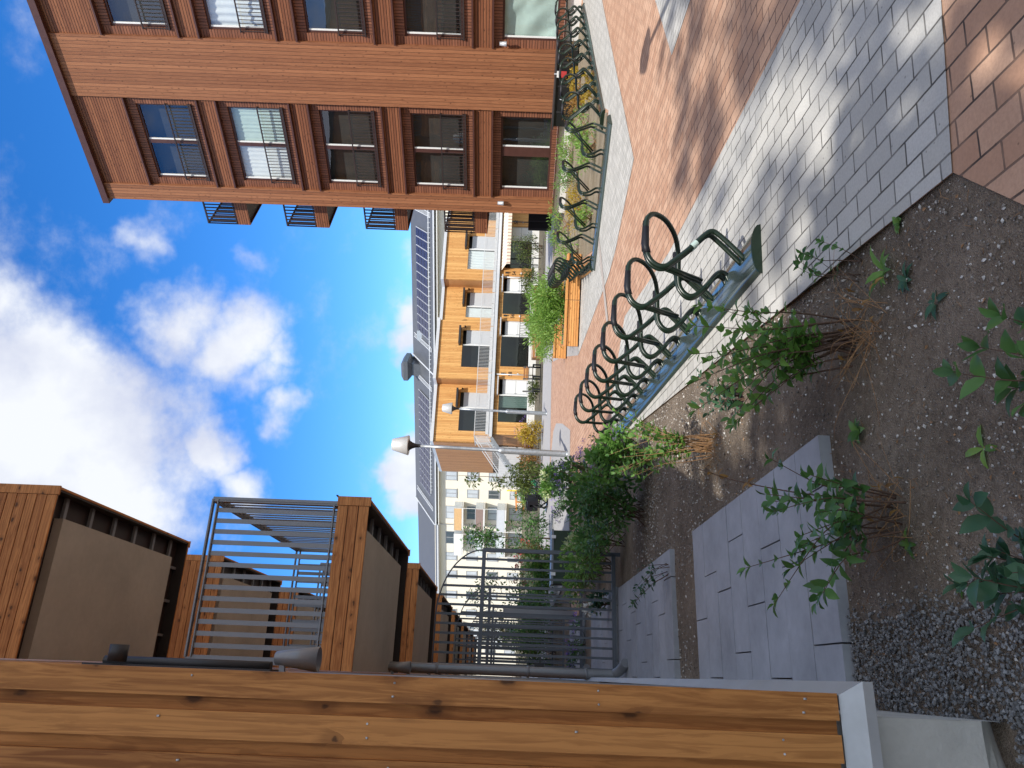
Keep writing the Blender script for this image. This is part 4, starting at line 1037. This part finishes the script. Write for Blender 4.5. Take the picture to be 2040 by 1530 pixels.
def shrub(name, label, cat, base, H, spread, nst, LL, LW, mat, lean=(0,0), per=9, stem='twig', seed=1, lo=.3, group=None, rs=.006, pair=True, extra=None):
    """sprigs: thin curved stems with opposite leaves, for the bushes near the viewer"""
    r = random.Random(seed); g = thing(name, label, cat, (*base, -.02), 0, group); st = MB(); fo = MB()
    for k in range(nst):
        a = 6.283*k/nst+r.uniform(-.5,.5); rad = spread*math.sqrt(r.random()); h = H*r.uniform(.55,1.)
        tip = Vector((lean[0]+rad*math.cos(a), lean[1]+rad*math.sin(a), h))
        b = Vector((.03*math.cos(a), .03*math.sin(a), 0))+Vector((r.uniform(-1,1),r.uniform(-1,1),0))*min(.09,H*.16); mid = b.lerp(tip,.5)+Vector((-.12*tip.x, -.12*tip.y, .10*h))+rv(r)*.03
        pts = cr([b, mid+(b-mid)*.45+rv(r)*.015, mid, tip], 5); N = len(pts)
        st.tube(pts, [rs*(1-.75*i/(N-1))*r.uniform(.95,1.05) for i in range(N)], 6)
        for j in range(per):
            f = lo+(1-lo)*(j+.5)/per; i = min(N-2, int(f*(N-1))); p = pts[i].lerp(pts[i+1], f*(N-1)-i); tg_ = (pts[i+1]-pts[i]).normalized()
            side = tg_.cross(rv(r)); side.normalize()
            for sg in ((1,-1) if pair else (1,)):
                if r.random() < .13: continue
                d = (side*sg*.85+tg_*r.uniform(.2,.8)+Vector((0,0,r.uniform(-.15,.45)))).normalized()
                L = LL*r.uniform(.6,1.1)*(1.05-.35*abs(f-.7))
                leafA(fo, p, d, Vector((0,0,1))+rv(r)*.35, L, LW*r.uniform(.8,1.15), r.uniform(.05,.5))
        for _ in range(2): leafA(fo, pts[-1], (pts[-1]-pts[-3]).normalized()+rv(r)*.6, Vector((0,0,1)), LL*.7, LW*.7, .2)
    st.build('stems', M[stem], g); fo.build('foliage', M[mat], g)
    if extra: extra(g, r)
    return g
shrub('young_shrub', 'leafy young shrub with thin dark stems hanging over the first slab path', 'shrub', (-.44,2.95), .54, .36, 13, .072, .036, 'leaf_dark', (-.12,-.02), 9, seed=3, lo=.35, rs=.0045)
shrub('young_shrub', 'large leafy shrub on the bed edge in front of the blue bike rack beam', 'shrub', (.24,3.42), .72, .34, 27, .070, .037, 'leaf_mid', (-.12,.15), 10, seed=5, lo=.3, rs=.005)
shrub('twig_seedling', 'small dark sprig standing over the pale pavers at the bed edge', 'shrub', (.56,3.40), .29, .07, 5, .048, .028, 'leaf_dark', (.06,-.02), 4, seed=8, lo=.55, rs=.003)
shrub('broadleaf_shrub', 'dark dense broad-leaved shrub beside the strip of crushed grey stone', 'shrub', (-.44,1.93), .33, .21, 9, .085, .046, 'leaf_bluish', (.02,.05), 6, seed=11, lo=.35, rs=.004)
shrub('broadleaf_shrub', 'sparse broad-leaved shrub on bare soil, few leaves on long twigs', 'shrub', (.09,1.93), .30, .17, 6, .080, .044, 'leaf_dark', (-.0,.08), 5, seed=13, lo=.35, rs=.004)
shrub('reed_shrub', 'leafy bush on a sheaf of dry reddish stems by the pale pavers', 'shrub', (-.40,5.75), .72, .30, 34, .062, .034, 'leaf_mid', (-.05,.3), 6, stem='twig_dry', seed=17, lo=.45, rs=.004)
shrub('bare_shrub', 'small dark shrub with bare stems at the edge of the second slab path', 'shrub', (-1.62,6.9), .40, .20, 8, .06, .03, 'leaf_bluish', (-.2,-.02), 4, seed=19, lo=.5, rs=.004)
shrub('small_bush', 'small low bush at the bed edge by the middle of the big bike rack', 'shrub', (-.02,5.0), .30, .16, 10, .055, .03, 'leaf_bluish', (0,0), 6, seed=23)
dg = thing('dock_stem', 'single dead stem with curled brown leaves leaning over the slab path', 'plant', (-.40,3.05,0))
m = MB(); pts = cr([(0,0,0),(-.02,.12,.22),(.0,.35,.48),(.03,.6,.62)],6); m.tube(pts, [.004*(1-.6*i/(len(pts)-1)) for i in range(len(pts))], 5); m.build('stem', M['twig'], dg)
m = MB()
for f in (.62,.66,.8,.84): p = pts[int(f*(len(pts)-1))]; [leafA(m, p, rv(), Vector((0,0,1)), .035, .018, .8) for _ in range(3)]
m.build('leaves', M['leaf_rust'], dg)
def weed(label, x, y, n, L, W, mat='leaf_mid', seed=0, rise=.45):
    r = random.Random(seed+50); g = MB()
    for k in range(n):
        a = 6.283*k/n+r.uniform(-.4,.4); leafA(g, Vector((0,0,0)), Vector((math.cos(a),math.sin(a),rise*r.uniform(.4,1.3))), Vector((0,0,1)), L*r.uniform(.6,1.1), W*r.uniform(.8,1.1), .4)
    o = g.build('weed', M[mat]); o.location = (x,y,-.01); return tag(o, label, 'weed', 'weeds in the gritty bed')
weed('tall-leaved weed with five long leaves near the pale paver edge', .52, 3.10, 8, .13, .034, seed=1, rise=.8)
weed('bright rosette weed of three long leaves in the middle of the bare soil', -.15, 2.42, 4, .10, .03, 'leaf_bright', 2)
weed('small rosette weed on the soil below the shrub over the slab path', -.55, 2.85, 5, .075, .026, 'leaf_mid', 3)
weed('dark little weed by the wilted stems near the pavers', .35, 2.72, 5, .075, .032, 'leaf_bluish', 4)
weed('tiny weed beside the crushed stone strip', -.62, 2.50, 6, .04, .014, 'leaf_mid', 5)
weed('rounded weed on the corner of the pale pavers', .70, 3.0, 12, .05, .035, 'leaf_mid', 6, 1.2)
weed('weed growing behind the leafy shrub at the slab path tip', -.15, 3.28, 9, .085, .04, 'leaf_mid', 7, .9)
weed('pale weed in a sunny spot near the reddish stems', -.95, 5.4, 8, .07, .03, 'leaf_bright', 8, .9)
weed('dark low weed with ragged leaves near the large shrub', .46, 2.93, 7, .07, .03, 'leaf_bluish', 9, .6)
def blob(name, label, cat, base, rx, ry, h, nl, LL, LW, mat, seed=1, stems=10, stem='twig', flowers=None, group=None, fine=False, clump=9, z0=.05, rz=0):
    """a bush: many leaves in clumps through its volume, gaps between clumps, with stems and flowers"""
    r = random.Random(seed); g = thing(name, label, cat, (*base,0), rz, group); fo = MB(); st = MB(); cs = []
    for k in range(clump):
        v = rv(r); q = r.random()**.45
        cs.append((Vector((v.x*rx*.75*q, v.y*ry*.75*q, z0+h*(.52+.40*v.z*q))), r.uniform(.24,.42)))
    for k in range(nl):
        c, cr_ = cs[k % clump]; v = rv(r); q = r.random()**.5
        p = c+Vector((v.x*rx*cr_*q, v.y*ry*cr_*q, v.z*h*cr_*.8*q))
        if p.z < .02: p.z = .02+r.random()*.1
        d = (v+Vector((0,0,r.uniform(-.2,.8)))).normalized()
        (leafB if fine else leafA)(fo, p, d, Vector((0,0,1))+rv(r)*.5, LL*r.uniform(.6,1.2), LW*r.uniform(.7,1.2))
    for k in range(stems):
        c, _ = cs[k % clump]; b = Vector((r.uniform(-.3,.3)*rx, r.uniform(-.3,.3)*ry, 0))
        st.tube(cr([b, b.lerp(c,.5)+rv(r)*.05, c],4), .006 if h < 1.6 else .012, 5)
    st.build('stems', M[stem], g); fo.build('foliage', M[mat], g)
    if flowers:
        kind, nf, fr = flowers
        fl = MB()
        for k in range(nf):
            v = rv(r); v.z = abs(v.z); p = Vector((v.x*rx*.9, v.y*ry*.9, z0+h*(.45+.55*v.z*r.uniform(.8,1.1))))
            for j in range(26 if fr > .05 else 9):
                u = rv(r); leafB(fl, p+u*fr*.6, (u+rv(r)*.5), rv(r), fr*.75, fr*.6)
        fl.build('blossoms', M[kind], g)
    return g
blob('dense_bush', 'dense dark green bush in the shade, the broadest of the bed', 'shrub', (-1.35,8.6), .66, .6, .86, 1500, .075, .042, 'leaf_dark', 31, 14, clump=16)
blob('dense_bush', 'leafy mid green bush beside the far end of the big bike rack', 'shrub', (-.78,8.3), .40, .5, .72, 1100, .07, .042, 'leaf_mid', 32, 12, clump=12)
blob('dense_bush', 'fine-leaved green bush behind the dark one, before the pink path', 'shrub', (-1.95,9.9), .7, .6, .76, 1300, .06, .03, 'leaf_mid', 33, 12, clump=14)
blob('dense_bush', 'tall sprig of glossy leaves beside the foot of the lamp post', 'shrub', (-1.40,12.4), .30, .3, .98, 330, .10, .06, 'leaf_mid', 34, 10, clump=9)
blob('dense_bush', 'brownish green bush beside the outer post of the first gate', 'shrub', (-2.45,10.7), .5, .5, .5, 800, .06, .03, 'leaf_vine', 35, 10, clump=10)
blob('aster', 'purple asters with orange stalks past the end of the big bike rack', 'flowers', (-.92,10.7), .26, .5, .56, 420, .05, .022, 'leaf_vine', 36, 14, 'twig_dry', ('flower_purple',46,.022), 'purple flower clumps')
blob('aster', 'purple asters flowering between the dark bush and the pink path', 'flowers', (-1.45,11.9), .4, .5, .80, 500, .06, .03, 'leaf_dark', 37, 12, 'twig', ('flower_purple',50,.024), 'purple flower clumps')
blob('aster', 'low purple clump along the pink path, seen through the gate bars', 'flowers', (-4.9,14.2), .7, .35, .30, 600, .06, .03, 'leaf_dark', 38, 10, 'twig', ('flower_purple',70,.028), 'purple flower clumps')
blob('aster', 'purple clump by the pink path between the trough and the lamp post', 'flowers', (-2.9,18.9), .7, .4, .45, 600, .06, .03, 'leaf_dark', 39, 10, 'twig', ('flower_purple',45,.028), 'purple flower clumps')
blob('hydrangea', 'hydrangea with pale green flower heads before the green trough', 'shrub', (-2.95,12.4), .65, .5, .56, 800, .09, .055, 'leaf_bright', 41, 12, 'twig', ('flower_cream',11,.085), 'hydrangeas')
blob('hydrangea', 'hydrangea with cream flower heads close to the distant bike rack', 'shrub', (-2.75,21.6), .6, .5, .62, 600, .12, .07, 'leaf_mid', 42, 12, 'twig', ('flower_cream',9,.12), 'hydrangeas')
blob('hydrangea', 'hydrangea with a few white heads behind the trough, seen by the gate bars', 'shrub', (-4.6,19.5), 1.0, .7, 1.15, 1000, .12, .07, 'leaf_mid', 43, 12, 'twig', ('flower_cream',9,.10), 'hydrangeas')
blob('hydrangea', 'low hydrangea with one white head on the slab path inside the gate', 'shrub', (-3.05,10.75), .2, .2, .35, 90, .10, .06, 'leaf_bluish', 44, 5, 'twig', ('flower_white',2,.09), 'hydrangeas')
blob('rust_bush', 'rust and green bush behind the green trough', 'shrub', (-5.1,22.3), .8, .7, 1.15, 900, .08, .04, 'leaf_rust', 45, 12, clump=12)
blob('rust_bush', 'rust bush with a few red flowers before the cream building', 'shrub', (-5.9,24.5), 1.1, .8, 1.3, 1000, .09, .05, 'leaf_vine', 46, 12, clump=12, flowers=('flower_red',14,.07))
blob('hedge_bush', 'dark bush seen through the middle of the first gate', 'shrub', (-6.1,20.4), 1.0, .8, 1.5, 1500, .09, .05, 'leaf_dark', 47, 12, clump=15)
blob('hedge_bush', 'green bush behind the gates, close to the timber building', 'shrub', (-7.6,22.0), .9, .8, 1.5, 1300, .09, .05, 'leaf_mid', 48, 12, clump=14)
blob('golden_bush', 'golden and violet bush at the foot of the far lamp post', 'shrub', (-2.3,37.6), .9, .8, 1.35, 1300, .12, .06, 'leaf_gold', 49, 12, 'twig_dry', ('flower_purple',30,.03), 'golden bushes', clump=13)
blob('golden_bush', 'rust brown bush before the outside stair of the yellow houses', 'shrub', (-3.9,37.2), .8, .8, 1.1, 1000, .11, .06, 'leaf_rust', 50, 12, 'twig_dry', None, 'golden bushes', clump=12)
blob('golden_bush', 'yellow green bush beside the yellow post of the play frame', 'shrub', (-5.3,36.2), .8, .7, 1.15, 900, .12, .06, 'leaf_bright', 51, 12, 'twig', None, 'golden bushes', clump=12)
blob('herb_bed', 'lush green herbs filling the long wooden planter', 'plant', (2.0,19.5), 1.12, 1.4, 1.15, 5600, .12, .03, 'leaf_herb', 52, 16, clump=26, flowers=None)
blob('herb_bed', 'bright green herbs spilling over behind the short planter bench', 'plant', (1.9,22.8), 1.25, 1.2, 1.15, 3600, .12, .034, 'leaf_herb', 53, 12, clump=20)
for i, (x, y, rx, h, mt, lb) in enumerate([(5.0,15.6,.75,.75,'leaf_herb','green perennial clump behind the middle of the hoops leaning over the bed'),(4.1,17.2,.8,.95,'leaf_gold','yellow goldenrod clump between the end-on rack and the red-brown corner'),
        (6.0,17.6,.8,.85,'leaf_herb','green perennial clump against the white plinth'),(3.4,19.3,.7,1.0,'leaf_herb','tall green clump behind the end-on bike rack'),(7.2,19.2,.7,.85,'leaf_rust','rusty dry perennial clump under the ground floor window'),
        (8.2,20.6,.7,.6,'leaf_gold','golden perennial clump behind the rack along the facade'),(9.6,21.9,.6,.7,'leaf_rust','brownish clump by the black bin store'),(5.6,20.2,.9,1.1,'leaf_mid','mid green clump at the foot of the red-brown corner'),
        (4.9,23,1.0,1.2,'leaf_herb','green clump before the black screen'),(6.9,22.6,.8,.95,'leaf_herb','green clump against the facade below the tall window'),(3.6,15.9,.5,.5,'leaf_herb','low green tuft at the end of the leaning hoops'),(11.6,24.0,.5,.5,'leaf_herb','small green tuft under the crumpled green curtain'),
        (6.4,16.1,.5,.5,'leaf_gold','low yellowish tuft behind the two rack ends')]):
    blob('perennial', lb, 'plant', (x,y), rx*.9, rx*.75, h*.52, int(760*rx*1.1), .08, .026, mt, 60+i, 16, 'twig_dry', None, 'perennials in the sunny bed', clump=12)
for i, (x, y, rx, h, mt, lb) in enumerate([(6.4,47.5,1.6,1.5,'leaf_vine','climbing greenery between the awning and house 54'),(8.9,49.6,1.3,2.4,'leaf_vine','tall climber on the black awning posts'),(3.5,47.4,1.2,.8,'leaf_herb','low green strip plants before house 54'),
        (-.3,46.2,1.3,.7,'leaf_vine','low plants along the plinth before house 56'),(-3.8,44.6,1.4,1.2,'leaf_rust','rusty shrubs before the outside stair'),(-6.6,43.5,1.2,1.5,'leaf_vine','green shrubs between the outside stair and the play frame'),
        (1.7,36.4,.5,.5,'leaf_herb','small green tuft at the end of the grey path')]):
    blob('garden_plant', lb, 'plant', (x,y), rx, .8, h*.85, int(800*rx), .13, .06, mt, 90+i, 12, 'twig', None, 'plants before the yellow houses', fine=False, clump=12)
def tree(name, label, base, h, trunk_h, rx, nl, LL, mat, seed, group='young trees', rz=.0, tr=.035, fine=True, lean=(0,0)):
    r = random.Random(seed); g = thing(name, label, 'tree', (*base,0), 0, group); tk = MB(); fo = MB()
    top = Vector((lean[0],lean[1],h*.92)); pts = cr([(0,0,-.05),(.03*h*.3+lean[0]*.2,.02,trunk_h*.6),(lean[0]*.5,lean[1]*.5,trunk_h),top],6); N = len(pts)
    tk.tube(pts, [tr*(1-.8*i/(N-1)) for i in range(N)], 8); cl = []
    for k in range(max(14,int(nl/70))):
        f = trunk_h*.55/h+(1-trunk_h*.55/h)*r.random(); p = pts[min(N-1,int(f*(N-1)))]; a = r.uniform(0,6.283)
        rad = rx*math.sin(min(1,max(.18,(1-f)*1.25+.15))*math.pi*.5)*r.uniform(.45,1.05)
        q = p+Vector((rad*math.cos(a), rad*math.sin(a), r.uniform(-.05,.35)*rx))
        m_ = p.lerp(q,.5)+Vector((0,0,-.06*rx)); tk.tube(cr([p,m_,q],4), [tr*.32,tr*.3,tr*.28,tr*.25,tr*.2,tr*.17,tr*.15,tr*.12,tr*.1], 5); cl.append((q, p))
    for k in range(nl):
        q, p = cl[k % len(cl)]; c = p.lerp(q, r.uniform(.45,1.1)); v = rv(r)
        p2 = c+v*rx*.26*r.random()**.5
        (leafB if fine else leafA)(fo, p2, v+Vector((0,0,-.2)), Vector((0,0,1))+rv(r)*.5, LL*r.uniform(.6,1.2), LL*.5)
    tk.build('trunk', M['bark'], g); fo.build('crown', M[mat], g); return g
tree('young_tree', 'slender young tree with thin yellowish foliage between lamp post and cream building', (-3.35,27.0), 3.7, 1.3, .95, 1100, .16, 'leaf_vine', 101)
tree('young_tree', 'young tree with small dark leaves just outside the gate, against the cream building', (-5.3,26.0), 3.0, .9, 1.15, 2000, .13, 'leaf_dark', 102)
tree('young_tree', 'young tree with dense small leaves seen through the gate bars', (-6.4,23.0), 2.7, .8, 1.15, 2400, .11, 'leaf_dark', 103)
tree('young_tree', 'small-leaved young tree behind the gate closest to the timber building', (-8.1,25.0), 2.6, .8, 1.15, 1900, .12, 'leaf_vine', 104)
# the big trees behind the viewer whose shade falls on the bed and the square
def shade_tree(label, x, y, h, rx, nl, seed, zmin, LL=.30):
    r = random.Random(seed); g = thing('shade_tree', label, 'tree', (x,y,0), 0, 'tall trees behind the viewer'); tk = MB(); fo = MB()
    tk.tube([(0,0,-.1),(.1,.05,h*.4),(0,.1,h*.9)], [.2,.15,.04], 10); cs = []
    for k in range(42):
        v = rv(r); q = r.random()**.4; c = Vector((v.x*rx*q, v.y*rx*q, zmin+(h-zmin)*(.5+.48*v.z*q))); cs.append(c)
        b = Vector((0,.05,min(h*.8,max(zmin*.7,c.z-1.2)))); tk.tube(cr([b,b.lerp(c,.5)+Vector((0,0,.2)),c],3), .035, 5)
    for k in range(nl):
        c = cs[k % len(cs)]; v = rv(r); p = c+v*rx*.26*r.random()**.45
        leafB(fo, p, v+rv(r)*.5, rv(r), LL*r.uniform(.7,1.2), LL*.6)
    tk.build('trunk', M['bark'], g); fo.build('crown', M['leaf_mid'], g)
shade_tree('tall leafy tree behind the viewer beside the timber wall', -2.0, -5.2, 12.0, 2.3, 5200, 201, 4.5, .34)
shade_tree('tall leafy tree behind the viewer over the planting bed', -.75, -5.4, 13.5, 1.9, 3700, 202, 5.0, .34)
shade_tree('tall thin-crowned tree behind the viewer over the paved square', 3.6, -14.6, 26.0, 3.7, 1500, 203, 16.0, .55)

# dry stems and litter on the soil
def tangle(label, x, y, n, L, seed, dirx, diry):
    r = random.Random(seed); g = thing('dry_stems', label, 'plant', (x,y,0)); m = MB()
    for k in range(n):
        a = math.atan2(diry,dirx)+r.uniform(-1.7,1.7); l = L*r.uniform(.3,1); b = Vector((r.uniform(-.12,.12),r.uniform(-.12,.12),.0))
        e = b+Vector((l*math.cos(a), l*math.sin(a), r.uniform(.01,.22)*L)); mid = b.lerp(e,.5)+Vector((r.uniform(-.12,.12),r.uniform(-.12,.12),r.uniform(.0,.09)))
        pts = cr([b,mid,e],5); m.tube(pts, [.0017*(1-.6*i/(len(pts)-1)) for i in range(len(pts))], 5)
    m.build('stems', M['twig_dry'], g); m = MB()
    for k in range(n//2):
        p = Vector((r.uniform(-.2,.2),r.uniform(-.1,.25),r.uniform(.01,.06))); leafA(m, p, rv(r)+Vector((0,0,.1)), Vector((0,0,1)), .04, .018, .6)
    m.build('leaves', M['leaf_rust'], g)
tangle('tangle of dry brown stems lying behind the weeds, at the foot of the large shrub', .32, 3.18, 34, .42, 301, -.5, .9)
tangle('tangle of thin dark dry stems at the foot of the shrub over the slab path', -.42, 2.93, 22, .30, 302, -.4, .7)
tangle('small tangle of dead stems under the bush on reddish stems', -.42, 5.5, 20, .35, 303, -.3, 1)
r_ = random.Random(77); m = MB()
for k in range(900):
    y = 1.75+5*r_.random()**1.3; x = r_.uniform(-1.6,.85)
    if not in_bed(x, y): continue
    a = r_.uniform(0,6.28); l = r_.uniform(.012,.05); z = max(bed_z(x,y),-.02)+.004
    p = Vector((x,y,z)); q = p+Vector((l*math.cos(a), l*math.sin(a), r_.uniform(0,.008)))
    if r_.random() < .6: m.tube([p,q], .0011, 4)
    else: leafB(m, p, q-p, Vector((0,0,1))+rv(r_)*.4, l*.6, l*.3)
tag(m.build('litter', M['twig_dry']), kind='stuff')
